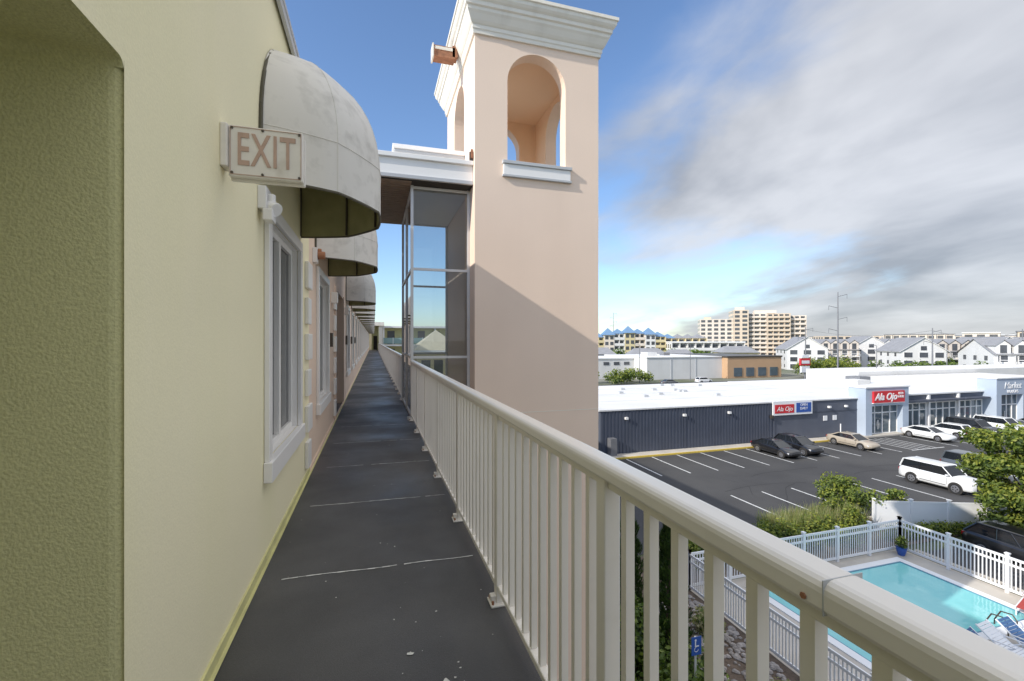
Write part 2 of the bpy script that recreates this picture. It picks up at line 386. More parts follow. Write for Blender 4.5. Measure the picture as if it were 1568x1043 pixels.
# ------------------------------------------------------------------ awnings
def awning(yc):
    e = empty('dome_awning')
    Zs, Zb, H, RR, P = 1.33, 1.0, .80, .84, .745
    NG, SG, NT = 5, 4, 12
    def ring(t, k=1.0):
        out = []
        for g in range(NG):
            for s in range(SG + (1 if g == NG-1 else 0)):
                f0, f1 = math.pi*g/NG, math.pi*(g+1)/NG; u = s/SG
                f = f0+(f1-f0)*u
                bul = 1-.03*math.sin(math.pi*u)
                cx, cy = math.sin(f)*bul, -math.cos(f)*bul
                if g in (0,) and s == 0: cx = 0
                out.append((cx, cy))
        ct = math.cos(t)**.92 if math.cos(t) > 1e-6 else 0
        return [(X0+.004+P*k*cx*ct, yc+RR*k*cy*ct, Zs+H*k*math.sin(t)) for cx, cy in out]
    def shell(k, m, name):
        mb = MB()
        rs = [[(p[0],p[1],Zb) for p in ring(0,k)], [(p[0],p[1],(Zs+Zb)/2) for p in ring(0,k)]] + [ring(math.pi/2*i/NT*.985, k) for i in range(NT+1)]
        mb.loft(rs, m, closed=False, caps=False)
        o = mb.build(name, e, smooth=True); return o
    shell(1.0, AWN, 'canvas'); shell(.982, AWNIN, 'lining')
    mb = MB()
    b = [Vector((p[0],p[1],Zb-.004)) for p in ring(0, .992)]
    mb.tube(b, .010, 6, AWNHEM)
    s = [Vector((p[0]+.001,p[1],Zs)) for p in ring(0, 1.0)]
    mb.tube(s, .0035, 5, AWN)
    for g in range(0, NG+1):
        f = math.pi*g/NG; pts = [Vector((X0+P*.965*math.sin(f), yc-RR*.965*math.cos(f), Zb))]
        for i in range(NT+1):
            t = math.pi/2*i/NT; ct = math.cos(t)**.92 if i < NT else 0
            pts.append(Vector((X0+.004+P*.965*math.sin(f)*ct, yc-RR*.965*math.cos(f)*ct, Zs+H*.965*math.sin(t))))
        mb.tube(pts, .011, 6, BRONZE)
        if 0 < g < NG:
            pts = [Vector((X0+.004+P*1.0*math.sin(f)*c, yc-RR*1.0*math.cos(f)*c, z)) for c, z in
                   [(1,Zb)]+[((math.cos(math.pi/2*i/NT)**.92 if i < NT else 0), Zs+H*math.sin(math.pi/2*i/NT)) for i in range(NT)]]
            mb.tube(pts, .003, 5, AWN)
    pts = [Vector((X0+.012, yc-RR*1.0, Zb))]+[Vector((X0+.012, yc-RR*math.cos(math.pi*i/20), Zs+H*math.sin(math.pi*i/20))) for i in range(21)]+[Vector((X0+.012, yc+RR, Zb))]
    mb.tube(pts, .012, 6, AWNHEM)
    mb.build('frame', e)
for c in winY: awning(c)

# ------------------------------------------------------------------ exit sign
def text(body, size, m, loc, rot, name, parent, ex=.002, align='CENTER', sx=1, shear=0):
    c = bpy.data.curves.new(name, 'FONT'); c.body = body; c.size = size; c.extrude = ex; c.align_x = align; c.align_y = 'CENTER'; c.shear = shear
    o = bpy.data.objects.new(name, c); COL.objects.link(o); o.location = loc; o.rotation_euler = rot; o.scale = (sx, 1, 1)
    c.materials.append(m); o.parent = parent; return o
es = empty('exit_sign')
mb = MB(); ys = 2.39
mb.box(X0+.03, -.327, ys, ys+.035, .762, 1.0, SIGNW); mb.build('plate', es, bevel=.006)
mb = MB()
mb.box(X0, X0+.03, ys-.02, ys+.07, .80, 1.0, SIGNW); mb.box(X0+.03, -.32, ys+.036, ys+.055, .75, .985, SIGNW); mb.build('wall_bracket', es, bevel=.006)
mb = MB()
for (u, z) in ((X0+.045,.778),(X0+.045,.985),(-.342,.778),(-.342,.985),(-.5,.985),(-.5,.778)): mb.cyl((u,ys-.006,z),(u,ys,z),.006,.006,8,BRONZE)
for q in ((X0+.038,-.335,.770,.773),(X0+.038,-.335,.990,.993)): mb.box(q[0],q[1],ys-.003,ys-.0005,q[2],q[3],SIGNT)
for q in ((X0+.036,X0+.039),(-.336,-.333)): mb.box(q[0],q[1],ys-.003,ys-.0005,.775,.988,SIGNT)
mb.build('screws', es)
t = text('EXIT', .215, SIGNT, (-.484, ys-.002, .882), (math.pi/2,0,0), 'letters', es, .0015, sx=.54)
t.data.offset = .002; t.data.space_character = 1.08
# emergency light below awning
mb = MB(); y = 3.12
mb.box(X0, X0+.05, y-.05, y+.09, .80, .94, VINYL)
mb.cyl((X0+.045,y+.02,.84),(X0+.10,y-.02,.80),.035,.045,14,VINYL); mb.cyl((X0+.07,y+.0,.90),(X0+.07,y+.0,.76),.022,.022,12,VINYL)
mb.box(X0+.03, X0+.085, y-.06, y+.05, .73, .80, VINYL); mb.build('flood_light', None, bevel=.006)
mb = MB(); y = 5.72
mb.box(X0, X0+.05, y-.07, y+.07, .90, 1.07, VINYL); mb.cyl((X0+.05,y,.99),(X0+.13,y,.99),.05,.045,16,RUST); mb.cyl((X0+.05,y,1.04),(X0+.09,y,1.04),.03,.03,10,RUST)
mb.build('fire_alarm', None, bevel=.005)

# ------------------------------------------------------------------ railing
def railing(name, y0, y1, posts):
    e = empty(name)
    prof = []
    xa, xb, zt, zb = .622, .698, -.348, -.398
    for (cx, cz, a0) in ((xb-.02, zt-.02, 0), (xa+.02, zt-.02, 90)):
        for k in range(5):
            t = math.radians(a0+90*k/4); prof.append((cx+.02*math.cos(t), cz+.02*math.sin(t)))
    prof += [(xa, zb+.008), (xa+.006, zb), (xb-.006, zb), (xb, zb+.008)]
    mb = MB()
    mb.loft([[(p[0], y0, p[1]) for p in prof], [(p[0], y1, p[1]) for p in prof]], RAIL)
    mb.build('top_rail', e, bevel=0)
    mb = MB()
    mb.box(.64, .68, y0, y1, FZ+.075, FZ+.105, RAIL); mb.box(.645,.675,y0,y1,zb-.03,zb-.002,RAIL)
    for p in posts:
        mb.box(.634, .686, p-.026, p+.026, FZ-.1, zb, RAIL)
        mb.box(.60, .70, p-.05, p+.05, FZ, FZ+.012, RAIL); mb.box(.605, .634, p-.02, p+.02, FZ, FZ+.05, RAIL)
        mb.cyl((.612, p-.033, FZ+.01), (.612, p-.033, FZ+.03), .008, .008, 6, RUST)
        mb.cyl((.612, p+.033, FZ+.01), (.612, p+.033, FZ+.03), .008, .008, 6, RUST)
    mb.build('posts', e, bevel=.003, seg=1)
    mb = MB()
    ps = sorted(posts)
    for a, b in zip(ps[:-1], ps[1:]):
        for k in range(1, 11):
            y = a+(b-a)*k/11
            if y0 < y < y1: mb.box(.647, .673, y-.013, y+.013, FZ+.105, zb-.02, RAIL)
    mb.build('balusters', e)
    return e
r1 = railing('balcony_railing', -1.2, 8.33, [i*1.2 for i in range(-1, 7)]+[8.3])
mb = MB(); 
mb.box(.621,.699,.4985,.500,-.399,-.3472,GREYTRIM); mb.cyl((.6215,.53,-.385),(.619,.53,-.385),.005,.005,6,RUST); mb.build('rail_joint', r1)
railing('balcony_railing', 11.25, YE-.2, [11.28+i*1.2 for i in range(0, 50)])

# ------------------------------------------------------------------ bell tower
TX0, TX1, TY0, TY1 = 1.733, 4.19, 8.0, 11.15
tw = empty('stair_tower')
mb = MB(); rA = .577; SILL, SPR = 3.26, 4.755; NA = 20
def sheetarch(P, u, w, z0, z1, uc, m):
    P = Vector(P); u = Vector(u)
    pt = lambda a, z: (P.x+u.x*a, P.y+u.y*a, z)
    mb.poly([pt(0,z0),pt(uc-rA,z0),pt(uc-rA,z1),pt(0,z1)], m); mb.poly([pt(uc+rA,z0),pt(w,z0),pt(w,z1),pt(uc+rA,z1)], m)
    mb.poly([pt(uc-rA,z0),pt(uc+rA,z0),pt(uc+rA,SILL),pt(uc-rA,SILL)], m)
    arc = [(uc-rA*math.cos(math.pi*k/NA), SPR+rA*math.sin(math.pi*k/NA)) for k in range(NA+1)]
    for a, b in zip(arc[:-1], arc[1:]): mb.poly([pt(*a), pt(*b), pt(b[0],z1), pt(a[0],z1)], m)
    return [Vector(pt(*q)) for q in [(uc-rA,SILL)]+arc+[(uc+rA,SILL)]]
TH = .27; W = TX1-TX0; Dp = TY1-TY0
for (Po, u, w, Pi, wi, uc) in (((TX0,TY0,0),(1,0,0),W,(TX0+TH,TY0+TH,0),W-2*TH,1.187),
                           ((TX0,TY1,0),(1,0,0),W,(TX0+TH,TY1-TH,0),W-2*TH,1.187),
                           ((TX0,TY0,0),(0,1,0),Dp,(TX0+TH,TY0+TH,0),Dp-2*TH,Dp/2),
                           ((TX1,TY0,0),(0,1,0),Dp,(TX1-TH,TY0+TH,0),Dp-2*TH,Dp/2)):
    o = sheetarch(Po, u, w, GZ, 5.6, uc, PEA); i = sheetarch(Pi, u, wi, 3.1, 5.5, uc-TH, PEI)
    n = len(o)
    for k in range(n): mb.poly([o[k], o[(k+1)%n], i[(k+1)%n], i[k]], PEA)
mb.poly([(TX0+TH,TY0+TH,5.45),(TX1-TH,TY0+TH,5.45),(TX1-TH,TY1-TH,5.45),(TX0+TH,TY1-TH,5.45)], PEI)
mb.poly([(TX0+TH,TY0+TH,3.15),(TX1-TH,TY0+TH,3.15),(TX1-TH,TY1-TH,3.15),(TX0+TH,TY1-TH,3.15)], CONC)
mb.build('shaft', tw)
mb = MB()
prof = [(-.02,5.50),(.035,5.50),(.04,5.56),(.055,5.58),(.055,5.64),(.075,5.66),(.10,5.70),(.14,5.79),(.165,5.83),(.17,5.88),(.20,5.90),(.205,5.96),(.235,5.99),(.26,6.03),(.265,6.09),(.29,6.10),(.29,6.16),(.27,6.17),(-.2,6.19)]
rings = [[(TX0-o,TY0-o,z),(TX1+o,TY0-o,z),(TX1+o,TY1+o,z),(TX0-o,TY1+o,z)] for o, z in prof]
mb.loft(rings, CREAM, caps=False); mb.poly(rings[-1], ROOFW); mb.build('cornice', tw)
mb = MB(); ux = TX0+1.187
mb.box(ux-.66, ux+.66, TY0-.05, TY0-.002, 3.03, 3.22, WHITE); mb.box(ux-.68, ux+.68, TY0-.08, TY0+.2, 3.222, 3.28, GREYTRIM)
mb.box(ux-.68, ux+.68, TY0-.06, TY0-.002, 2.99, 3.028, GREYTRIM)
yc = TY0+Dp/2
mb.box(TX0-.05, TX0-.002, yc-.66, yc+.66, 3.03, 3.22, WHITE); mb.box(TX0-.08, TX0+.2, yc-.68, yc+.68, 3.222, 3.28, GREYTRIM)
mb.box(TX1+.002, TX1+.05, yc-.66, yc+.66, 3.03, 3.22, WHITE)
mb.box(TX0+.001,TX1-.001,TY0-.004,TY0+.01,-1.335,-1.325,CREAM)
mb.build('sills', tw, bevel=.006)
mb = MB(); mb.box(1.12, 1.55, 9.0, 9.22, 5.60, 5.64, RUST); mb.box(1.12, 1.55, 9.0, 9.03, 5.64, 5.82, RUST); mb.box(1.12,1.55,9.19,9.22,5.64,5.82,RUST); mb.box(1.5,1.6,9.0,9.2,5.64,5.86,RUST); mb.box(1.10,1.13,8.98,9.24,5.58,5.84,CREAM)
mb.box(1.15,1.5,8.99,9.01,5.74,5.80,CREAM)
mb.build('roof_scupper', tw)
mb = MB(); mb.box(1.66, 1.73, 8.1, 8.145, 3.27, 3.42, BRONZE); mb.box(1.68,1.72,8.08,8.1,3.3,3.46,RUST); mb.build('junction_box', tw)

# ------------------------------------------------------------------ elevator lobby enclosure
lb = empty('glass_enclosure')
mb = MB(); ya, yb = 8.42, 11.1; xa, xb = .64, 1.70; zt = 2.82
for (x, y) in ((xa, ya), (xb-.02, ya), (xa, yb), (xb-.02, yb), (xa, (ya+yb)/2)): mb.box(x, x+.05, y, y+.05, FZ, zt, ALU)
for z in (1.28, -.33, FZ+.02, zt-.06):
    mb.box(xa+.05, xb-.02, ya+.005, ya+.045, z, z+.045, ALU); mb.box(xa+.05, xb-.02, yb+.005, yb+.045, z, z+.045, ALU)
    mb.box(xa+.005, xa+.045, ya+.05, yb, z, z+.045, ALU)
mb.box(xa-.06, xa+.09, ya-.05, ya-.005, FZ, FZ+.06, ALU)
mb.build('frame', lb)
mb = MB()
mb.poly([(xa+.05,ya+.025,FZ+.07),(xb,ya+.025,FZ+.07),(xb,ya+.025,zt),(xa+.05,ya+.025,zt)], GLASS)
mb.poly([(xa+.025,ya+.05,FZ+.07),(xa+.025,yb,FZ+.07),(xa+.025,yb,zt),(xa+.025,ya+.05,zt)], GLASS)
mb.poly([(xa+.05,yb+.025,FZ+.07),(xb,yb+.025,FZ+.07),(xb,yb+.025,zt),(xa+.05,yb+.025,zt)], GLASS)
mb.build('glass', lb)
mb = MB()
mb.box(X0+.06, TX0-.003, 8.15, 11.35, 2.83, 3.18, WHITE); mb.box(X0+.06, TX0-.003, 8.10, 11.40, 3.18, 3.26, WHITE)
mb.box(X0+.06, TX0-.003, 8.12, 8.15, 2.83, 2.90, GREYTRIM)
mb.box(.40, TX0-.003, 8.95, 11.3, 3.26, 3.66, WHITE); mb.box(.34, TX0-.003, 8.89, 11.36, 3.66, 3.74, WHITE); mb.box(.37, TX0-.003, 8.92, 11.33, 3.60, 3.657, GREYTRIM)
mb.build('roof_canopy', lb, bevel=.008)
mb = MB(); y = 8.2
mb.box(X0+.07, TX0-.01, 8.16, 11.34, 2.815, 2.828, DARK)
while y < 11.3: mb.box(X0+.07, .64, y, y+.10, 2.80, 2.814, BROWN); y += .125
mb.box(.70, TX0-.01, 8.5, 11.1, 2.79, 2.813, WHITE)
mb.build('soffit', lb)

# ------------------------------------------------------------------ far end wings
fw = empty('hotel_end_wing'); mb = MB()
mb.box(-3, -.3, YE+.01, YE+8, GZ, 2.4, YEL); mb.box(.75, 1.25, YE-.3, YE+.2, GZ, 2.2, CREAM); mb.box(-1.2, 1.5, YE-.5, YE+8, 2.2, 2.75, CREAM)
mb.box(-.3, .75, YE+2.0, YE+2.2, FZ, 2.2, YELD); mb.box(-.05, .5, YE+1.95, YE+1.998, FZ, .7, DARK); mb.box(-3, 2, YE+.01, YE+8, FZ-.3, FZ-.01, CONC)
mb.build('end_lobby', fw)
mb = MB()
for z in (2.2, -.6, -3.4, -6.3):
    mb.box(1.3, 13, YE, YE+1.6, z-.25, z, WHITE)
    mb.box(1.3, 13, YE, YE+.05, z+.12, z+1.0, TEAL) if z < 1 else mb.box(1.2, 13.2, YE-.1, YE+8, z-.28, z-.02, WHITE)
    x = 1.3
    while x < 13: mb.box(x, x+.08, YE-.03, YE+.06, z if z < 1 else z-.3, z+1.05 if z < 1 else z, WHITE); x += 1.46
mb.box(1.3, 13, YE+1.6, YE+8, GZ, 2.0, YELD)
for z in (-.6, -3.4, -6.3):
    x = 2
    while x < 12: mb.box(x, x+1.1, YE+1.57, YE+1.599, z+.05, z+2.1, DGLASS2); x += 2.3
for x in (1.3, 5, 9, 12.8): mb.box(x, x+.25, YE+.1, YE+.35, GZ, 2.0, WHITE)
mb.build('balcony_decks', fw)
mb = MB()
cx, cy = 7.0, 54
mb.box(cx-2.4, cx+2.4, cy-2.4, cy+2.4, GZ, -1.1, YHOT)
b = [(cx-2.9,cy-2.9,-1.1),(cx+2.9,cy-2.9,-1.1),(cx+2.9,cy+2.9,-1.1),(cx-2.9,cy+2.9,-1.1)]
for i in range(4): mb.poly([b[i], b[(i+1)%4], (cx,cy,1.25)], ROOFT)
mb.box(cx-2.92, cx+2.92, cy-2.92, cy+2.92, -1.3, -1.104, WHITE)
for k in range(3): mb.box(cx-1.9+k*1.4, cx-.9+k*1.4, cy-2.43, cy-2.401, -3.8, -2.2, DGLASS2)
mb.build('gazebo_pavilion')

# ------------------------------------------------------------------ strip mall
ml = empty('strip_mall'); mb = MB()
Y = 35.3
mb.box(18.7, 49.2, Y, 54, GZ, -6.12, NAVY2)
mb.box(18.5, 49.2, Y-.12, 54.2, -6.12, -6.0, ROOFW)
x = 18.8
while x < 37.4: mb.box(x, x+.14, Y-.05, Y-.001, GZ+.1, -6.13, NAVY); x += .34
for x in (27.2, 37.5): mb.box(x, x+.08, Y-.09, Y-.055, GZ, -6.13, NAVY2)
mb.box(38, 49, Y-.04, Y-.001, -7.3, -7.22, NAVY)
mb.box(49.2, 76, Y+.4, 54, GZ, -6.1, NAVY2); mb.box(49.21, 76, Y+.2, 54.2, -6.1, -5.95, ROOFW)
mb.box(78, 150, 56.3, 66, GZ, -5.3, OFFW)
mb.build('shell', ml)
mb = MB()
for (a, b, zt, zp) in ((48.7, 55.0, -4.95, LBLUE), (69.6, 75.4, -4.5, LBLUE)):
    mb.box(a, b, Y-.9, Y+.9, zt-1.9, zt, zp); mb.box(a, a+.9, Y-.9, Y+.9, GZ, zt-1.903, zp); mb.box(b-.9, b, Y-.9, Y+.9, GZ, zt-1.903, zp)
    mb.box(a-.1, b+.1, Y-1.0, Y+1.0, zt, zt+.13, WHITE)
    mb.box(a+.9, b-.9, Y-.3, Y-.1, GZ, zt-1.903, STORE)
    w = (b-a-1.8)
    for k in range(5): mb.box(a+.9+w*k/4-.05, a+.9+w*k/4+.05, Y-.38, Y-.303, GZ, zt-1.91, WHITE)
    for z in (GZ+.1, GZ+2.3): mb.box(a+.9, b-.9, Y-.37, Y-.304, z, z+.1, WHITE)
    mb.box(a+2.4,a+2.5,Y-.42,Y-.39,GZ+.6,GZ+1.6,ALU)
for (a, b) in ((55.3, 59.6), (60.2, 64.6), (65.2, 69.2)):
    mb.box(a, b, Y+.30, Y+.396, GZ+.3, -7.0, STORE)
    for k in range(5):
        x = a+(b-a)*k/4; mb.box(x-.06, x+.06, Y+.22, Y+.298, GZ+.1, -6.95, WHITE)
    for z in (GZ+.2, GZ+2.2, -7.05): mb.box(a, b, Y+.23, Y+.297, z, z+.1, WHITE)
    mb.box(a-.15, b+.15, Y-.5, Y+.39, -6.8, -6.6, NAVY)
    mb.box(a-.35, a-.1, Y+.1, Y+.39, GZ, -6.15, WHITE)
mb.box(76.02, 108, Y+2, 56, GZ, -6.0, OFFW)
x = 77
while x < 107: mb.box(x, x+3, Y+1.95, Y+1.999, GZ+.4, GZ+2.8, STORE); x += 4.1
mb.build('storefront', ml)
mb = MB()
for k in range(12):
    xx = 22+R.uniform(0,24); yy_ = 38+R.uniform(0,14); mb.box(xx, xx+.5, yy_, yy_+.5, -6.0, -5.75, GREYTRIM)
mb.box(58, 60.2, 42, 44, -5.95, -5.0, OFFW); mb.box(64, 66, 46, 48, -5.95, -5.0, GALV)
for yy_ in (40, 45, 50): mb.box(18.8, 49, yy_, yy_+.06, -6.0, -5.985, GREYTRIM)
mb.build('roof_vents', ml)
mb = MB()
for x in (21, 27, 32, 44.5, 46.8): mb.box(x, x+.25, Y-.3, Y-.06, -6.9, -6.7, WHITE)
mb.box(37.0,37.3,Y-.3,Y-.1,-7.6,-7.3,BRONZE)
mb.cyl((45.6,Y-.6,GZ),(45.6,Y-.6,GZ+1.5),.05,.05,8,WHITE)
for x in (44.0, 45.3): mb.box(x, x+.5, Y-.05, Y-.002, -8.2, -7.7, VINYL)
mb.box(19.3, 19.9, Y-.7, Y-.1, GZ+.13, GZ+1.6, GALV)
mb.build('wall_lights', ml)
sg = empty('store_sign'); mb = MB()
mb.box(49.6, 54.1, Y-1.1, Y-.905, -6.5, -5.3, RED); mb.box(49.55, 54.15, Y-1.08, Y-.903, -6.57, -6.502, WHITE); mb.build('panel', sg)
text('Ala Ojo', 1.0, VINYL, (51.3, Y-1.11, -5.9), (math.pi/2,0,0), 'letters', sg, .02, shear=.3).data.offset = .02
text('BEER\nWINE', .36, VINYL, (53.5, Y-1.11, -5.77), (math.pi/2,0,0), 'small_letters', sg, .02)
sg = empty('store_sign'); mb = MB()
mb.box(37.3, 42.3, Y-.22, Y-.1, -7.35, -5.98, VINYL); mb.box(37.5, 39.9, Y-.25, Y-.222, -7.15, -6.3, RED); mb.box(40.2, 42.1, Y-.25, Y-.222, -7.15, -6.2, BLUE); mb.build('panel', sg)
text('Ala Ojo', .62, VINYL, (38.7, Y-.26, -6.75), (math.pi/2,0,0), 'letters', sg, .005, shear=.3)
text('OPEN\nDAILY', .36, VINYL, (41.15, Y-.26, -6.6), (math.pi/2,0,0), 'small_letters', sg, .005)
sg = empty('store_sign')
text('Market', 1.1, VINYL, (72.5, Y-.93, -5.35), (math.pi/2,0,0), 'letters', sg, .02, shear=.3)
text('LIQUORS', .5, VINYL, (72.5, Y-.93, -6.05), (math.pi/2,0,0), 'small_letters', sg, .02)

# ------------------------------------------------------------------ fences
def fence(name, pts, h=1.5, solid=False):
    mb = MB()
    for p, q in zip(pts[:-1], pts[1:]):
        p = Vector((*p, GZ)); q = Vector((*q, GZ)); L = (q-p).length; n = max(1, round(L/1.85)); a = math.atan2(q.y-p.y, q.x-p.x)
        M = Matrix.Translation(p) @ Matrix.Rotation(a, 4, 'Z'); st = L/n
        for i in range(n+1):
            mb.box(i*st-.055, i*st+.055, -.055, .055, 0, h+.06, VINYL, M); mb.box(i*st-.075, i*st+.075, -.075, .075, h+.06, h+.10, VINYL, M)
        for i in range(n):
            a0, a1 = i*st+.055, (i+1)*st-.055
            for z in ((.12, .22), (h-.12, h-.03)) + (() if solid else ((h-.38, h-.30),)): mb.box(a0, a1, -.025, .025, z[0], z[1], VINYL, M)
            if solid: mb.box(a0, a1, -.012, .012, .22, h-.12, VINYL, M)
            else:
                k = 14
                for j in range(k):
                    x = a0+(a1-a0)*(j+.5)/k; mb.box(x-.02, x+.02, -.012, .012, .22, h-.12, VINYL, M)
    return mb.build(name)
fence('pool_fence', [(12.1, 3), (12.1, 15.4), (24.0, 15.4), (24.0, -2)], 1.5)
fence('privacy_fence', [(25.2, 17.4), (30.4, 15.4), (31.2, 11.0)], 1.6, True)
mb = MB(); mb.box(24.3, 24.55, -8, 15.0, GZ-.2, GZ+.15, CONC); mb.build('side_kerb')

# ------------------------------------------------------------------ pool
pl = empty('swimming_pool'); mb = MB()
px0, px1, py0, py1 = 14.7, 22.7, 10.2, 14.55; z = GZ+.02
def frame_(x0,x1,y0,y1,w,z0,z1,m):
    mb.box(x0-w,x1+w,y1,y1+w,z0,z1,m); mb.box(x0-w,x1+w,y0-w,y0,z0,z1,m); mb.box(x0-w,x0,y0,y1,z0,z1,m); mb.box(x1,x1+w,y0,y1,z0,z1,m)
frame_(px0,px1,py0,py1,.32,z,z+.04,VINYL)
frame_(px0+.06,px1-.06,py0+.06,py1-.06,.058,z+.005,z+.03,TILE)
mb.build('coping', pl, bevel=.006)
mb = MB(); mb.poly([(px0,py0,z+.006),(px1,py0,z+.006),(px1,py1,z+.006),(px0,py1,z+.006)], WATER); mb.build('water', pl)
mb = MB()
for x in (20.4, 20.9, 16.8, 17.3):
    mb.tube([(x,py0-.42,z),(x,py0-.40,z+.45),(x,py0-.28,z+.60),(x,py0+.02,z+.55),(x,py0+.18,z+.2),(x,py0+.2,z-.1)], .022, 8, BRONZE)
mb.build('ladder', pl)
SLING = mat('lounge_sling', (.05, .12, .26), .7, .1, 3)
SLINGR = mat('lounge_sling_red', (.40, .05, .04), .7, .1, 3)
def lounge(x, y, rot, sl):
    mb = MB()
    for s in (-.32, .32):
        mb.tube([(-.95, s, .33), (.35, s, .33), (.95, s, .78)], .025, 6, VINYL)
        for xx in (-.8, .3): mb.tube([(xx, s, 0), (xx, s, .33)], .022, 6, VINYL)
        mb.tube([(.3,s,.33),(.0,s,.55),(.55,s,.5)], .018, 6, VINYL)
    for t in range(14):
        xx = -.93+t*.092; mb.box(xx, xx+.08, -.3, .3, .335, .345, sl)
    M = Matrix.Translation((.36,0,.345)) @ Matrix.Rotation(-math.atan2(.45,.6), 4, 'Y')
    for t in range(8): mb.box(t*.09, t*.09+.08, -.3, .3, 0, .01, sl, M)
    mb.build('lounge_chair', loc=(x, y, GZ+.02), rot=rot)
lounge(23.2, 10.4, math.radians(15), SLINGR); lounge(23.3, 9.3, math.radians(10), SLING)
lounge(18.2, 8.75, math.radians(100), SLING); lounge(19.1, 8.85, math.radians(95), VINYL); lounge(20.0, 8.8, math.radians(92), SLING); lounge(16.2, 8.4, math.radians(90), VINYL)
mb = MB()
mb.loft([[(math.cos(t*.5236)*r, math.sin(t*.5236)*r, zz) for t in range(12)] for r, zz in ((.13,0),(.19,.20),(.21,.34),(.23,.36),(.18,.37))], BLUE)
foliage(mb, [((0,0,.6),(.26,.26,.3))], 300, .06, LFY); mb.build('planter_pot', loc=(23.5, 15.0, GZ+.02))
# ------------------------------------------------------------------ handicap sign
mb = MB(); mb.cyl((8.05,10.0,GZ),(8.05,10.0,GZ+2.25),.03,.03,8,ALU); mb.box(7.90,8.20,9.95,9.965,GZ+1.80,GZ+2.27,BLUE); 
mb.cyl((8.02,9.945,GZ+2.19),(8.02,9.949,GZ+2.19),.03,.03,10,VINYL); mb.box(8.0,8.03,9.944,9.949,GZ+2.02,GZ+2.16,VINYL); mb.box(8.031,8.12,9.944,9.949,GZ+2.02,GZ+2.05,VINYL)
for k in range(12):
    t0 = math.radians(100+k*22); t1 = math.radians(100+(k+1)*22)
    mb.cyl((8.04+.06*math.cos(t0),9.946,GZ+1.95+.06*math.sin(t0)),(8.04+.06*math.cos(t1),9.946,GZ+1.95+.06*math.sin(t1)),.006,.006,5,VINYL)
mb.build('disabled_parking_sign', rot=0)

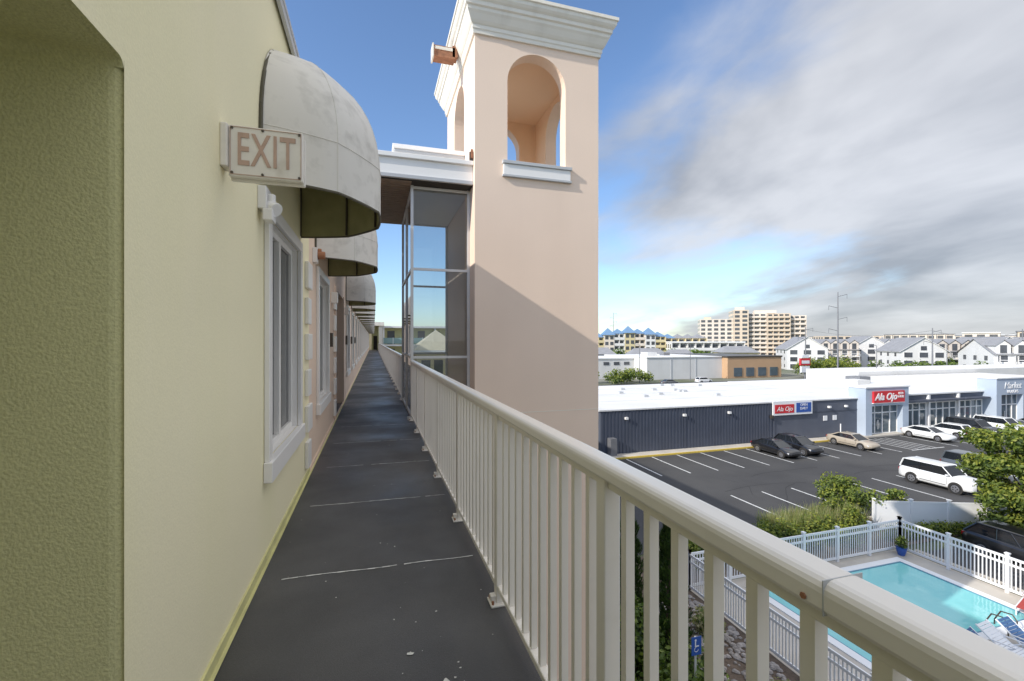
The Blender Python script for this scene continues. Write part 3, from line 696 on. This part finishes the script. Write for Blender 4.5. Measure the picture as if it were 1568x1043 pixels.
# ------------------------------------------------------------------ cars
def car(name, x, y, ang, pm, kind='sedan', sc=.88):
    e = empty(name, (x, y, GZ+.006), ang); e.scale = (sc, sc, sc)
    if kind == 'suv':
        st = [(-2.55,.80,.48,.95),(-2.5,.92,.38,1.16),(-2.2,.97,.32,1.26),(-1.2,1.0,.30,1.26),(0,1.0,.30,1.25),(1.1,.99,.30,1.24),(1.3,.985,.30,1.23),(2.0,.97,.32,1.18),(2.42,.92,.36,1.10),(2.55,.82,.42,.98)]
        bx0,bx1,rx0,rx1,H,wb,wr,wx,wz = -2.45,1.25,-2.2,.55,1.96,.93,.80,1.5,.41
    elif kind == 'cross':
        st = [(-2.25,.72,.48,.90),(-2.2,.86,.34,1.05),(-1.9,.90,.28,1.10),(-1.0,.92,.24,1.08),(0,.92,.24,1.05),(1.0,.915,.24,1.02),(1.6,.90,.26,.95),(2.0,.85,.3,.86),(2.25,.68,.4,.74)]
        bx0,bx1,rx0,rx1,H,wb,wr,wx,wz = -2.15,1.2,-1.65,.25,1.66,.85,.66,1.35,.36
    else:
        st = [(-2.4,.66,.48,.82),(-2.33,.83,.34,.95),(-1.95,.90,.26,1.0),(-1.0,.92,.2,.96),(0,.92,.2,.93),(1.0,.915,.2,.90),(1.6,.90,.22,.84),(2.1,.84,.26,.73),(2.34,.70,.34,.62)]
        bx0,bx1,rx0,rx1,H,wb,wr,wx,wz = -1.95,1.15,-1.05,.25,1.44,.84,.62,1.42,.33
    mb = MB(); rings = []
    for (xx, hw, zb, zs) in st:
        h = [(hw*.80,zb),(hw*.96,zb+.06),(hw,zb+.2),(hw*.995,(zb+zs)/2+.05),(hw*.97,zs-.14),(hw*.90,zs-.03),(hw*.7,zs+.015)]
        r_ = [(xx, a, z) for a, z in h]+[(xx, 0, zs+.035)]+[(xx, -a, z) for a, z in reversed(h)]+[(xx,0,zb)]
        rings.append(r_)
    mb.loft(rings, pm); mb.build('body', e, smooth=True)
    zb = [s for s in st if s[0] <= -.9][-1][3]-.03
    mb = MB(); B = {}
    xm = (rx0+rx1)/2
    for s in (-1, 1):
        b0, b1 = Vector((bx0,s*wb*.92,zb)), Vector((bx1,s*wb*.95,zb-.03))
        r0, r1 = Vector((rx0,s*wr,H-.07)), Vector((rx1,s*wr,H-.07)); B[s] = (b0,b1,r0,r1)
        mb.poly([b0,b1,r1,r0], CGLASS)
    mb.poly([B[-1][0],B[1][0],B[1][2],B[-1][2]], CGLASS); mb.poly([B[-1][1],B[1][1],B[1][3],B[-1][3]], CGLASS)
    mb.build('windows', e)
    mb = MB()
    for s in (-1, 1):
        b0,b1,r0,r1 = B[s]
        mb.tube([b0, r0], .06, 6, pm); mb.tube([b1, r1], .035, 6, pm); mb.tube([r0, r1], .035, 6, pm); mb.tube([b0,b1], .03, 6, pm)
        for f in (.38, .66) if kind != 'sedan' else (.5,):
            a = b0.lerp(b1, f+.02); c = r0.lerp(r1, f+(.06 if kind=='suv' else .04)); mb.tube([a, c], .03, 6, P_BLACK)
        mb.box(bx1-.35, bx1-.18, s*wb if s > 0 else -wb-.16, wb+.16 if s > 0 else -wb, zb+.02, zb+.15, pm)
    roof = []
    for xx, ww, zz in ((rx0-.03,wr*.97,H-.06),(rx0+.15,wr,H-.025),(xm,wr*1.01,H-.01),(rx1-.15,wr,H-.03),(rx1+.03,wr*.97,H-.07)):
        roof.append([(xx,-ww,zz-.04),(xx,-ww*.9,zz+.0),(xx,0,zz+.025),(xx,ww*.9,zz+.0),(xx,ww,zz-.04),(xx,0,zz-.05)])
    mb.loft(roof, pm); mb.build('roof', e, smooth=False)
    mb = MB(); hw = st[4][1]
    for xx in (-wx, wx):
        for s in (-1, 1):
            yo = s*(hw+.006); yi = s*(hw-.25)
            mb.cyl((xx,yi,wz+.02),(xx,s*(hw-.002),wz+.02), wz+.07, wz+.07, 20, DARK)
            mb.cyl((xx,yi,wz),(xx,yo,wz), wz, wz, 20, TYRE); mb.cyl((xx,yo,wz),(xx,s*(hw+.012),wz), wz*.66, wz*.6, 14, RIM)
            for k in range(5):
                t = k*1.2566; mb.cyl((xx+math.cos(t)*wz*.38, s*(hw+.0125), wz+math.sin(t)*wz*.38),(xx+math.cos(t)*wz*.38, s*(hw+.015), wz+math.sin(t)*wz*.38), wz*.13, wz*.13, 6, TYRE)
    mb.build('wheels', e)
    mb = MB(); f = st[-2]; r_ = st[1]
    for s in (-1, 1):
        c = s*f[1]*.78; mb.box(f[0]-.08, f[0]+.09, min(c-.17,c+.17), max(c-.17,c+.17), f[3]-.24, f[3]-.10, LAMP)
        c = s*r_[1]*.82; mb.box(r_[0]-.05, r_[0]+.1, min(c-.13,c+.13), max(c-.13,c+.13), r_[3]-.25, r_[3]-.08, TAIL)
    mb.box(f[0]+.0, f[0]+.10+(.08 if kind=='suv' else 0), -f[1]*.5, f[1]*.5, f[2]+.12, f[3]-.14, P_BLACK)
    mb.box(r_[0]-.08, r_[0], -.26, .26, r_[2]+.15, r_[2]+.27, VINYL)
    for s in (-1,1):
        mb.box(-.9, .9, s*(hw+.001) if s>0 else -hw-.008, hw+.008 if s>0 else -hw-.001, st[4][2]+.22, st[4][2]+.26, P_BLACK)
        for xx in (-.15, .95): mb.box(xx, xx+.012, s*hw*.998 if s>0 else -hw-.003, hw+.003 if s>0 else -hw*.998, st[4][2]+.3, zb-.12, P_BLACK)
    mb.build('details', e)
D90 = math.pi/2
car('parked_car', 33.9, 31.6, -D90, P_BLACK); car('parked_car', 36.4, 31.6, -D90, P_BLACK, 'cross')
car('parked_car', 43.2, 31.7, -D90, P_TAN)
car('parked_car', 54.0, 32.0, -D90, P_WHITE, 'sedan'); car('parked_car', 57.2, 32.2, D90, P_WHITE, 'cross'); car('parked_suv', 60.6, 31.8, -D90, P_BLACK, 'suv')
car('parked_suv', 65.0, 31.7, -D90, P_WHITE, 'suv'); car('parked_car', 67.8, 31.9, -D90, P_SILVER); car('parked_car', 70.5, 31.8, D90, P_GREY, 'cross'); car('parked_car', 73.2, 31.7, -D90, P_RED); car('parked_car', 75.8, 31.8, -D90, P_BLACK); car('parked_suv', 80.8, 31.8, -D90, P_GREY, 'suv')
car('parked_suv', 37.0, 21.2, -D90, P_WHITE, 'suv', .84); car('parked_suv', 42.2, 21.6, -D90, P_GREY, 'suv', .86)
car('parked_car', 27.8, 12.7, -D90, P_BLACK, 'cross')
car('parked_car', 100, 78, 0, P_WHITE, 'suv', 1); car('parked_car', 108, 74, 0, P_SILVER); car('parked_car', 64, 88, 0, P_GREY); car('parked_car', 74, 89, 0, P_WHITE, 'cross')

# ------------------------------------------------------------------ vegetation
tree('deciduous_tree', 30.3, 14.0, 6.2, 2.6, 19000, .11, LFY, 3, .10, .56, 40)
tree('small_tree', 27.6, 17.9, 1.7, .9, 1300, .08, LFY, 11, .02)
tree('small_tree', 25.2, 19.0, 2.4, 1.8, 5200, .085, LFY, 5, .04, .5)
tree('small_tree', 23.6, 18.0, 1.9, 1.2, 2500, .08, LFY, 8, .04, .45)
mb = MB(); blobs = []
x = 12.6
while x < 23.5:
    blobs.append(((x, 16.9+R.uniform(-.4,.4), GZ+.55+R.uniform(-.1,.25)), (.8*R.uniform(.6,1.1), .8, .8*R.uniform(.7,1.2)))); x += .6
foliage(mb, blobs, 17000, .07, LFY); mb.build('hedge_shrubs')
mb = MB()
for _ in range(5200):
    bx, by = R.uniform(18.5, 24.2), R.uniform(17.0, 18.4); h = R.uniform(.8, 1.6); t = R.uniform(0, 6.28); l = R.uniform(.1, .5)
    a = Vector((bx,by,GZ)); c = a+Vector((math.cos(t)*l*.3, math.sin(t)*l*.3, h*.65)); d = a+Vector((math.cos(t)*l, math.sin(t)*l, h)); w = Vector((-math.sin(t), math.cos(t), 0))*.014
    mm = R.choice(REED); mb.poly([a-w, a+w, c+w, c-w], mm); mb.poly([c-w, c+w, d], mm)
mb.build('ornamental_grass')
mb = MB(); blobs = []
for k in range(26):
    f = k/25; blobs.append(((24.6+f*5.2+R.uniform(-.2,.2), 16.6-f*1.2+R.uniform(-.3,.3), GZ+.3), (.4,.4,.4)))
foliage(mb, blobs, 5000, .06, LFY); mb.build('low_shrubs')
mb = MB(); blobs = []
for _ in range(34):
    blobs.append(((R.uniform(5.0, 8.6), R.uniform(7.5, 17.0), GZ+R.uniform(.4,1.3)), (R.uniform(.6,1.1), R.uniform(.6,1.1), R.uniform(.5,1.1))))
foliage(mb, blobs, 24000, .085, LF); mb.build('shrub_mass')
def conifer(x, y, h, r, seed):
    RR = random.Random(seed); mb = MB(); mb.cyl((x,y,GZ),(x,y,GZ+h*.8),.09,.03,8,BARK)
    for k in range(7000):
        f = RR.random()**1.3; rad = r*(1-f)**.55*(.75+.25*math.sin(f*40+RR.random()))*(.35+.65*RR.random()**.4); t = RR.uniform(0,6.28)
        p = Vector((x+math.cos(t)*rad, y+math.sin(t)*rad, GZ+.15+f*h)); d = Vector((math.cos(t)*.5, math.sin(t)*.5, .9)).normalized(); s = Vector((-math.sin(t+RR.uniform(-.8,.8)), math.cos(t), RR.uniform(-.3,.3)))
        l = RR.uniform(.08,.17); mb.poly([p-s*.035, p+d*l*.5-s*.02, p+d*l, p+s*.035], LFC[RR.choice((0,1,1,2))])
    mb.build('arborvitae_tree')
conifer(8.6, 11.9, 4.6, .85, 1); conifer(8.4, 13.8, 4.2, .8, 2); conifer(7.2, 15.0, 4.0, .8, 4)
mb = MB()
for _ in range(1500):
    cx, cy = R.uniform(8.6, 11.9), R.uniform(4, 15); r_ = R.uniform(.04, .13); n = 6
    rg = [[(cx+math.cos(6.283*i/n+k)*r_*q*R.uniform(.8,1.15), cy+math.sin(6.283*i/n+k)*r_*q*R.uniform(.8,1.15), GZ+zq*r_) for i in range(n)] for k, (q, zq) in enumerate(((.8,-.1),(1,.35),(.5,.8)))]
    mb.loft(rg, STONE)
mb.build('rock_bed')
mb = MB(); foliage(mb, [((10.3,9.2,GZ+.5),(.6,.6,.6)),((10.9,12.9,GZ+.4),(.5,.6,.5)),((9.6,7.2,GZ+.5),(.7,.7,.6)),((11.2,7.0,GZ+.4),(.5,.5,.5))], 5000, .07, [REED[0],REED[2],LF[1]]); mb.build('brown_shrubs')
def treemass(name, x0, x1, y0, y1, h, n, count, size, mats=LF):
    mb = MB(); blobs = []
    for _ in range(count):
        r_ = h*R.uniform(.25,.42); blobs.append(((R.uniform(x0,x1), R.uniform(y0,y1), GZ+h*R.uniform(.25,.68)), (r_*1.1, r_*1.1, r_)))
    foliage(mb, blobs, n, size, mats); mb.build(name)
treemass('distant_trees', 108, 132, 92, 97, 5.4, 7000, 36, .30, LFY)
treemass('distant_trees', 36, 62, 92, 98, 3.6, 4000, 30, .28, LFY)
treemass('distant_trees', 128, 175, 78, 90, 5.5, 6000, 40, .35)
treemass('distant_trees', 75, 130, 140, 155, 7, 9000, 60, .5)
treemass('distant_trees', 170, 420, 260, 300, 9, 9000, 110, .9)
treemass('distant_trees', 100, 200, 300, 330, 11, 8000, 90, .9)
treemass('distant_trees', -30, 40, 180, 200, 7, 4000, 40, .6)
treemass('distant_trees', 130, 190, 67, 74, 5.5, 5000, 40, .35)

# ------------------------------------------------------------------ background buildings
wb_ = empty('warehouse_building'); mb = MB()
mb.box(66, 89, 100, 122, GZ, -4.4, OFFW); mb.box(65.8, 88.79, 99.8, 122, -4.4, -4.2, WHITE)
mb.box(55, 65.99, 106, 122, GZ, -4.8, OFFW); mb.box(54.8, 65.79, 105.8, 122, -4.8, -4.55, WHITE)
mb.box(89.01, 107, 98, 121.9, GZ, -4.5, ORANGE); mb.box(88.8, 107.2, 97.8, 122.1, -4.5, -4.1, BRONZE)
for x in (73, 80.5): mb.box(x, x+.2, 99.9, 99.99, GZ, -4.5, GREYTRIM)
for x in (57, 60, 63): mb.box(x, x+1.6, 105.9, 105.99, -6.4, -5.6, DGLASS2)
for x in (91, 95, 99, 103): mb.box(x, x+2.6, 97.85, 97.99, GZ+.5, GZ+2.8, STORE)
mb.box(70,73,106,109,-4.2,-3.2,ROOFW); mb.box(78,80,110,112,-4.2,-3.4,GALV)
mb.build('shell', wb_)
def block(mb, M, x0, x1, y0, y1, z0, z1, m, floors, bays, balcony=False, gm=DGLASS2):
    mb.box(x0, x1, y0, y1, z0, z1, m, M)
    fh = (z1-z0)/floors; bw = (x1-x0)/bays
    for f in range(floors):
        for b in range(bays):
            xa = x0+b*bw+bw*.18; xb = xa+bw*.64; za = z0+f*fh+fh*.22; zb = za+fh*.58
            mb.box(xa, xb, y0-.06, y0-.01, za, zb, gm, M)
        if balcony: 
            mb.box(x0, x1, y0-1.3, y0-.07, z0+f*fh-.12, z0+f*fh+.12, m, M); mb.box(x0, x1, y0-1.3, y0-1.22, z0+f*fh+.13, z0+f*fh+1.0, m, M)
            for b in range(bays+1): mb.box(x0+b*bw-.12, x0+b*bw+.12, y0-1.2, y0-.07, z0+f*fh+.13, z0+(f+1)*fh-.13, m, M)
    n = max(1, int((y1-y0)/3.5))
    for f in range(floors):
        for b in range(n):
            ya = y0+(y1-y0)*(b+.25)/n; 
            for xs in ((x0-.06, x0-.01), (x1+.01, x1+.06)): mb.box(xs[0], xs[1], ya, ya+(y1-y0)*.5/n, z0+f*fh+fh*.25, z0+f*fh+fh*.78, gm, M)
def place(x, y, ang): return Matrix.Translation((x, y, 0)) @ Matrix.Rotation(ang, 4, 'Z')
M = place(222, 225, math.radians(-35)); mb = MB()
block(mb, M, -29, -10, 2, 20, GZ, 13.5, BEIGE2, 9, 5, False)
block(mb, M, -10, -1.5, -1, 20, GZ, 18.8, BEIGE, 11, 2)
block(mb, M, -1.5, 9, 3, 22, GZ, 16.8, BEIGE2, 10, 3, True)
block(mb, M, 9, 21, 0, 22, GZ, 16.4, BEIGE, 10, 4, True)
block(mb, M, 21, 30, 3, 20, GZ, 15.2, BEIGE2, 9, 3, True)
mb.box(-8,-3,4,9,18.8,21,BEIGE2,M); mb.box(3,15,6,12,16.9,18.8,BEIGE2,M); mb.box(-26,-22,6,10,13.5,15,BEIGE,M)
mb.build('condo_tower')
M = place(113.6, 174.5, math.radians(-16.9)); mb = MB()
def pyr(mb, M, cx, cy, rx, ry, z0, z1, m):
    b = [M@Vector(q) for q in ((cx-rx,cy-ry,z0),(cx+rx,cy-ry,z0),(cx+rx,cy+ry,z0),(cx-rx,cy+ry,z0))]
    for i in range(4): mb.poly([b[i], b[(i+1)%4], M@Vector((cx,cy,z1))], m)
for i, (x, h) in enumerate(((-20,1.4),(-15.5,2.4),(-11,3.0),(-6.5,3.3),(-2.0,3.0),(2.5,2.6),(7,1.7))):
    block(mb, M, x-2.2, x+2.2, -(i % 2)*1.4, 14, GZ, h, (YHOT, BEIGE2, OFFW)[i % 3], 5, 2, i % 2 == 0)
    pyr(mb, M, x, 3.4-(i%2)*1.4, 2.7, 4.2, h, h+2.3+(i%2)*.9, ROOFB)
block(mb, M, 9.5, 28, 2, 14, GZ, 1.0, YHOT, 4, 6, True)
for x in (12, 16.5, 21, 25.5): pyr(mb, M, x, 5, 2.4, 4, 1.0, 3.0, ROOFG if x > 15 else ROOFB)
mb.build('blue_roof_hotel')
M = place(139, 150, math.radians(-25)); mb = MB(); block(mb, M, -24, 4, 0, 16, GZ, -.9, OFFW, 3, 9, True); mb.box(-24.2,4.2,-1.4,16,-.9,-.4,WHITE,M); mb.build('office_building')
M = place(320, 216, math.radians(-30)); mb = MB(); block(mb, M, -34, 24, 0, 16, GZ, 3.0, BEIGE, 4, 14); mb.build('apartment_building')
for (x, y, w, h, mm) in ((88, 132, 12, 5.2, BEIGE), (104, 136, 10, 4.6, OFFW), (72, 138, 12, 5.4, GREYW), (122, 128, 12, 5.8, YHOT)):
    M = place(x, y, math.radians(-20)); mb = MB(); block(mb, M, -w/2, w/2, 0, 9, GZ, GZ+h, mm, 2, 4)
    for s in (0, 1): mb.poly([M@Vector(q) for q in ((-w/2-.4,-.5 if s == 0 else 9.5,GZ+h),(w/2+.4,-.5 if s == 0 else 9.5,GZ+h),(w/2-2,4.5,GZ+h+2.2),(-w/2+2,4.5,GZ+h+2.2))], ROOFG)
    for s in (-1, 1): mb.poly([M@Vector(q) for q in ((s*(w/2+.4),-.5,GZ+h),(s*(w/2+.4),9.5,GZ+h),(s*(w/2-2),4.5,GZ+h+2.2))], ROOFG)
    mb.build('low_house')
# townhouses
def townhouse(x, y, ang, w, d, eave, ridge, wallm, gable_front=True, n=3):
    M = place(x, y, ang); mb = MB()
    mb.box(-w/2, w/2, 0, d, GZ, eave, wallm, M)
    if gable_front:
        mb.poly([M@Vector(q) for q in ((-w/2,0,eave),(w/2,0,eave),(0,0,ridge))], wallm); mb.poly([M@Vector(q) for q in ((-w/2,d,eave),(w/2,d,eave),(0,d,ridge))], wallm)
        for s in (-1, 1):
            k = (ridge-eave)/(w/2); o = .5
            a = [Vector((s*(w/2+o), -.5, eave-k*o)), Vector((s*(w/2+o), d+.5, eave-k*o)), Vector((0, d+.5, ridge)), Vector((0, -.5, ridge))]
            mb.poly([M@(q+Vector((0,0,.12))) for q in a], ROOFG); mb.poly([M@q for q in a], WHITE)
            mb.poly([M@a[0], M@a[3], M@(a[3]+Vector((0,0,.12))), M@(a[0]+Vector((0,0,.12)))], WHITE)
        mb.box(-.7, .7, -.08, -.01, eave+.2, eave+1.4, DGLASS2, M)
    else:
        for s in (0, 1):
            k = (ridge-eave)/(d/2); yy0 = -.6 if s == 0 else d+.6
            mb.poly([M@Vector(q) for q in ((-w/2-.4,yy0,eave-.6*k+.1),(w/2+.4,yy0,eave-.6*k+.1),(w/2+.4,d/2,ridge),(-w/2-.4,d/2,ridge))], ROOFG)
        for s in (-1, 1): mb.poly([M@Vector(q) for q in ((s*w/2,0,eave),(s*w/2,d,eave),(s*w/2,d/2,ridge-.05))], wallm)
        for i in range(n):
            cx = -w/2+w*(i+.5)/n; hw = 1.3; zt = eave+(ridge-eave)*.75
            mb.box(cx-hw, cx+hw, -.2, d*.35, eave-.3, zt-.6, wallm, M)
            mb.poly([M@Vector(q) for q in ((cx-hw,-.2,zt-.6),(cx+hw,-.2,zt-.6),(cx,-.2,zt+.5))], wallm)
            for s in (-1, 1): mb.poly([M@Vector(q) for q in ((cx+s*(hw+.3),-.5,zt-.75),(cx,-.5,zt+.6),(cx,d*.4,zt+.6),(cx+s*(hw+.3),d*.4,zt-.75))], ROOFG)
            mb.box(cx-.6, cx+.6, -.26, -.21, eave+.1, zt-.6, DGLASS2, M)
    fh = (eave-GZ)/3
    for f in range(3):
        for i in range(n):
            cx = -w/2+w*(i+.5)/n; ww = w/n*.27
            z = GZ+f*fh+fh*.2
            mb.box(cx-ww, cx+ww, -.08, -.01, z, z+fh*.62, DGLASS2, M); mb.box(cx-ww-.12, cx+ww+.12, -.05, -.009, z-.12, z+fh*.62+.12, WHITE, M)
            if not gable_front:
                if f > 0: mb.box(cx-w/n*.42, cx+w/n*.42, -1.5, -.09, GZ+f*fh-.1, GZ+f*fh+.08, WHITE, M); mb.box(cx-w/n*.42, cx+w/n*.42, -1.5, -1.44, GZ+f*fh+.85, GZ+f*fh+.95, WHITE, M)
                for s in (-.42, .42): mb.box(cx+w/n*s-.09, cx+w/n*s+.09, -1.5, -1.32, GZ, eave-.5, WHITE, M)
        for yy_ in (d*.2, d*.5, d*.8): 
            for s in (-1, 1):
                xs = (-w/2-.06, -w/2-.01) if s < 0 else (w/2+.01, w/2+.06)
                mb.box(xs[0], xs[1], yy_-.5, yy_+.5, GZ+f*fh+fh*.3, GZ+f*fh+fh*.75, DGLASS2, M)
    mb.build('townhouse')
PINKW = mat('cream_siding', (.64, .56, .48), .8, .05, .3)
for (x, y, a, w, d, e_, r_, wm, g, n) in (
    (140, 118, -10, 12, 16, -2.8, 1.2, OFFW, True, 3), (152, 116, -10, 11, 18, -3.0, .5, PINKW, False, 4),
    (164, 114, -10, 12, 16, -2.6, 1.5, OFFW, True, 3), (176, 112, -10, 11, 18, -3.0, .7, OFFW, False, 4),
    (150, 90, -8, 11, 14, -3.0, .8, OFFW, True, 3), (162, 88, -8, 12, 14, -3.0, .5, PINKW, False, 4),
    (171, 82, -8, 11, 14, -2.9, 1.0, OFFW, True, 3), (186, 80, -8, 18, 14, -2.8, 1.0, OFFW, False, 6),
    (140, 62, -8, 16, 12, -2.9, .4, OFFW, False, 5), (156, 60, -8, 10, 12, -2.8, 1.0, OFFW, True, 3), (170, 57, -8, 16, 12, -2.9, .9, PINKW, False, 5),
    (196, 98, -10, 14, 16, -2.6, 1.2, OFFW, True, 4), (215, 96, -10, 20, 14, -2.8, 1.2, GREYW, False, 6)):
    townhouse(x, y, math.radians(a-25), w, d, e_, r_, wm, g, n)
RB = random.Random(21)
for i in range(46):
    t = RB.uniform(.2, 1.25); D_ = RB.uniform(330, 620)
    ax = math.atan2(.2907+t*.9568, .9568-t*.2907)
    M = place(D_*math.sin(ax), D_*math.cos(ax), -ax+RB.uniform(-.4,.4)); w = RB.uniform(12, 34); h = RB.uniform(6, 13.5)
    if t > .9: h += 2
    mb = MB(); block(mb, M, -w/2, w/2, 0, 12, GZ, GZ+h, RB.choice((OFFW,BEIGE2,GREYW,PINKW,BEIGE)), max(2,int(h/3)), int(w/3.5), RB.random() < .4); mb.box(-w/2-.3,w/2+.3,-.5,12.3,GZ+h,GZ+h+.5,RB.choice((ROOFW,ROOFG)),M)
    mb.build('distant_building')
# poles
def pole(x, y, h, arms):
    mb = MB(); mb.cyl((x,y,GZ),(x,y,GZ+h),.22,.10,8,GALV)
    for i in range(arms):
        z = GZ+h-1-i*2.6; s = -1 if i % 2 else 1
        mb.tube([(x,y,z),(x+2.0*s,y-.6*s,z+.5)], .06, 5, GALV); mb.cyl((x+2.0*s,y-.6*s,z+.5),(x+2.0*s,y-.6*s,z-.5),.05,.05,5,GALV)
    mb.build('utility_pole')
pole(101, 77.5, 21, 4); pole(148, 262, 28, 4); pole(180, 60, 12, 2); pole(118,100,14,2); pole(128, 75, 13, 2); pole(160, 74, 13, 2)
mb = MB()
for (p, q) in (((118,100,3.2),(128,75,2.4)),((128,75,2.4),(160,74,2.4)),((160,74,2.4),(180,60,1.4))):
    p = Vector(p); q = Vector(q); pts = [p.lerp(q, i/10)-Vector((0,0,1.6*(1-(i/5-1)**2))) for i in range(11)]; mb.tube(pts, .03, 4, TYRE)
mb.build('power_lines')
def lamp(x, y, h):
    mb = MB(); mb.cyl((x,y,GZ),(x,y,GZ+h),.09,.06,8,GALV); mb.tube([(x,y,GZ+h),(x-1.2,y,GZ+h+.2)],.04,6,GALV); mb.box(x-1.8,x-1.1,y-.12,y+.12,GZ+h+.12,GZ+h+.26,GALV); mb.build('street_lamp')
for q in ((92,63,9),(118,66.5,9),(60,94,9),(75,95,9),(140,70,9)): lamp(*q)
mb = MB(); mb.cyl((93,79,GZ),(93,79,-5),.15,.15,8,GALV); mb.box(91.6,94.4,78.8,79.2,-5.6,-4.0,RED); mb.box(91.9,94.1,78.75,78.79,-5.2,-4.5,VINYL); mb.box(92,94,78.8,79.2,-3.9,-3.3,VINYL); mb.box(91.8,94.2,78.8,79.2,-7.2,-5.8,VINYL); mb.build('pole_sign')

# ------------------------------------------------------------------ world, sun
sd = Vector((1, .23, -.60)).normalized()
elev = math.asin(-sd.z); az = math.atan2(-sd.x, -sd.y)
W = bpy.data.worlds.new('World'); scene.world = W; W.use_nodes = True
nt = W.node_tree; N = nt.nodes; L = nt.links; bg = N['Background']; bg.inputs[1].default_value = .15
sky = N.new('ShaderNodeTexSky'); sky.sky_type = 'NISHITA'; sky.sun_disc = False; sky.sun_elevation = elev; sky.sun_rotation = az % (2*math.pi)
sky.air_density = 1.0; sky.dust_density = .5; sky.ozone_density = 2.0
tc = N.new('ShaderNodeTexCoord'); sp = N.new('ShaderNodeSeparateXYZ'); L.new(tc.outputs['Generated'], sp.inputs[0])
def math_(op, a, b=None, clamp=False):
    n = N.new('ShaderNodeMath'); n.operation = op; n.use_clamp = clamp
    for i, v in enumerate((a, b)):
        if v is None: continue
        if isinstance(v, (int, float)): n.inputs[i].default_value = v
        else: L.new(v, n.inputs[i])
    return n.outputs[0]
tint = N.new('ShaderNodeMixRGB'); tint.blend_type = 'MULTIPLY'; tint.inputs[0].default_value = 1; L.new(sky.outputs[0], tint.inputs[1]); tint.inputs[2].default_value = (1.18, 1.30, 1.46, 1)
zc = math_('ADD', math_('MAXIMUM', sp.outputs[2], 0), .24)
u = math_('DIVIDE', sp.outputs[0], zc); v = math_('DIVIDE', sp.outputs[1], zc)
cb = N.new('ShaderNodeCombineXYZ'); L.new(u, cb.inputs[0]); L.new(v, cb.inputs[1])
def noise(scale, det, rough, dist, off=(0,0,0), sc=(1,1,1)):
    mp = N.new('ShaderNodeMapping'); mp.inputs['Location'].default_value = off; mp.inputs['Scale'].default_value = sc; L.new(cb.outputs[0], mp.inputs[0])
    n = N.new('ShaderNodeTexNoise'); n.inputs['Scale'].default_value = scale; n.inputs['Detail'].default_value = det; n.inputs['Roughness'].default_value = rough; n.inputs['Distortion'].default_value = dist
    L.new(mp.outputs[0], n.inputs[0]); return n.outputs['Fac']
n1 = noise(.8, 6, .53, .3, (3.1,1.7,0), (1,.75,1)); n2 = noise(1.3, 5, .52, .3, (7.3,2.1,0), (1,.7,1)); n3 = noise(2.6, 6, .55, .4, (1.3,4.1,0), (1,.6,1))
side = math_('ADD', math_('MULTIPLY', sp.outputs[0], .9568), math_('MULTIPLY', sp.outputs[1], -.2907))
over = math_('MULTIPLY', math_('MAXIMUM', math_('SUBTRACT', sp.outputs[2], .64), 0), 4.5)  # extra cloud cover overhead, added above the view as fill light
m = math_('ADD', math_('MULTIPLY', math_('SUBTRACT', n1, .5), 3.0), math_('MULTIPLY', math_('SUBTRACT', side, .27), 2.4))
m = math_('ADD', m, math_('MULTIPLY', math_('SUBTRACT', n3, .5), 1.2))
m = math_('ADD', m, over)
mask = math_('MULTIPLY', math_('ADD', m, .30), 1.1, True)
ms = N.new('ShaderNodeMapRange'); ms.interpolation_type = 'SMOOTHSTEP'; L.new(mask, ms.inputs[0]); ms.inputs[4].default_value = .93
n23 = math_('ADD', math_('MULTIPLY', n2, .78), math_('MULTIPLY', n3, .22))
cr = N.new('ShaderNodeValToRGB'); L.new(n23, cr.inputs[0])
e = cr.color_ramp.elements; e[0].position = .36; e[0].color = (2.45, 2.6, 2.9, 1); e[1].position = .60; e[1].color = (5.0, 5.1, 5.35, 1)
br = N.new('ShaderNodeMapRange'); L.new(sp.outputs[2], br.inputs[0]); br.inputs[1].default_value = .62; br.inputs[2].default_value = .85; br.inputs[3].default_value = 1.0; br.inputs[4].default_value = 3.3  # boosts the added overhead clouds, out of view, to brighten shaded walls
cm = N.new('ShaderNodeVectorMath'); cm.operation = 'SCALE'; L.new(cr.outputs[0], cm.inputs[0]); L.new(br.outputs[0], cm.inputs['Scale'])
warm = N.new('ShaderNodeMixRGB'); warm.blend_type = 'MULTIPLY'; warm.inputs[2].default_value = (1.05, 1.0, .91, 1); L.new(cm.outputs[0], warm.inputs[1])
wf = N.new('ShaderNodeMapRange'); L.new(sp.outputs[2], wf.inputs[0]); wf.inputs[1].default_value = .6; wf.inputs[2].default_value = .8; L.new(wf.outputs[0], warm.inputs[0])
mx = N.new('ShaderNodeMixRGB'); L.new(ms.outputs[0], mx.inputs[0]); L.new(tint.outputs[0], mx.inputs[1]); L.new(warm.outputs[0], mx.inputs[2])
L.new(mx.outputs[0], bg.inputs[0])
sl = bpy.data.lights.new('sun', 'SUN'); sl.energy = 4.4; sl.angle = math.radians(.5); sl.color = (1, .95, .87)
so = bpy.data.objects.new('sun', sl); COL.objects.link(so); so.rotation_euler = sd.to_track_quat('-Z', 'Y').to_euler()

# ------------------------------------------------------------------ camera
cd = bpy.data.cameras.new('camera'); cam = bpy.data.objects.new('camera', cd); COL.objects.link(cam)
cd.sensor_width = 36; cd.lens = 16.0; cd.clip_end = 12000; cd.clip_start = .02
cam.location = (0, 0, 0); cam.rotation_euler = (math.radians(90), 0, math.radians(-16.9)); scene.camera = cam
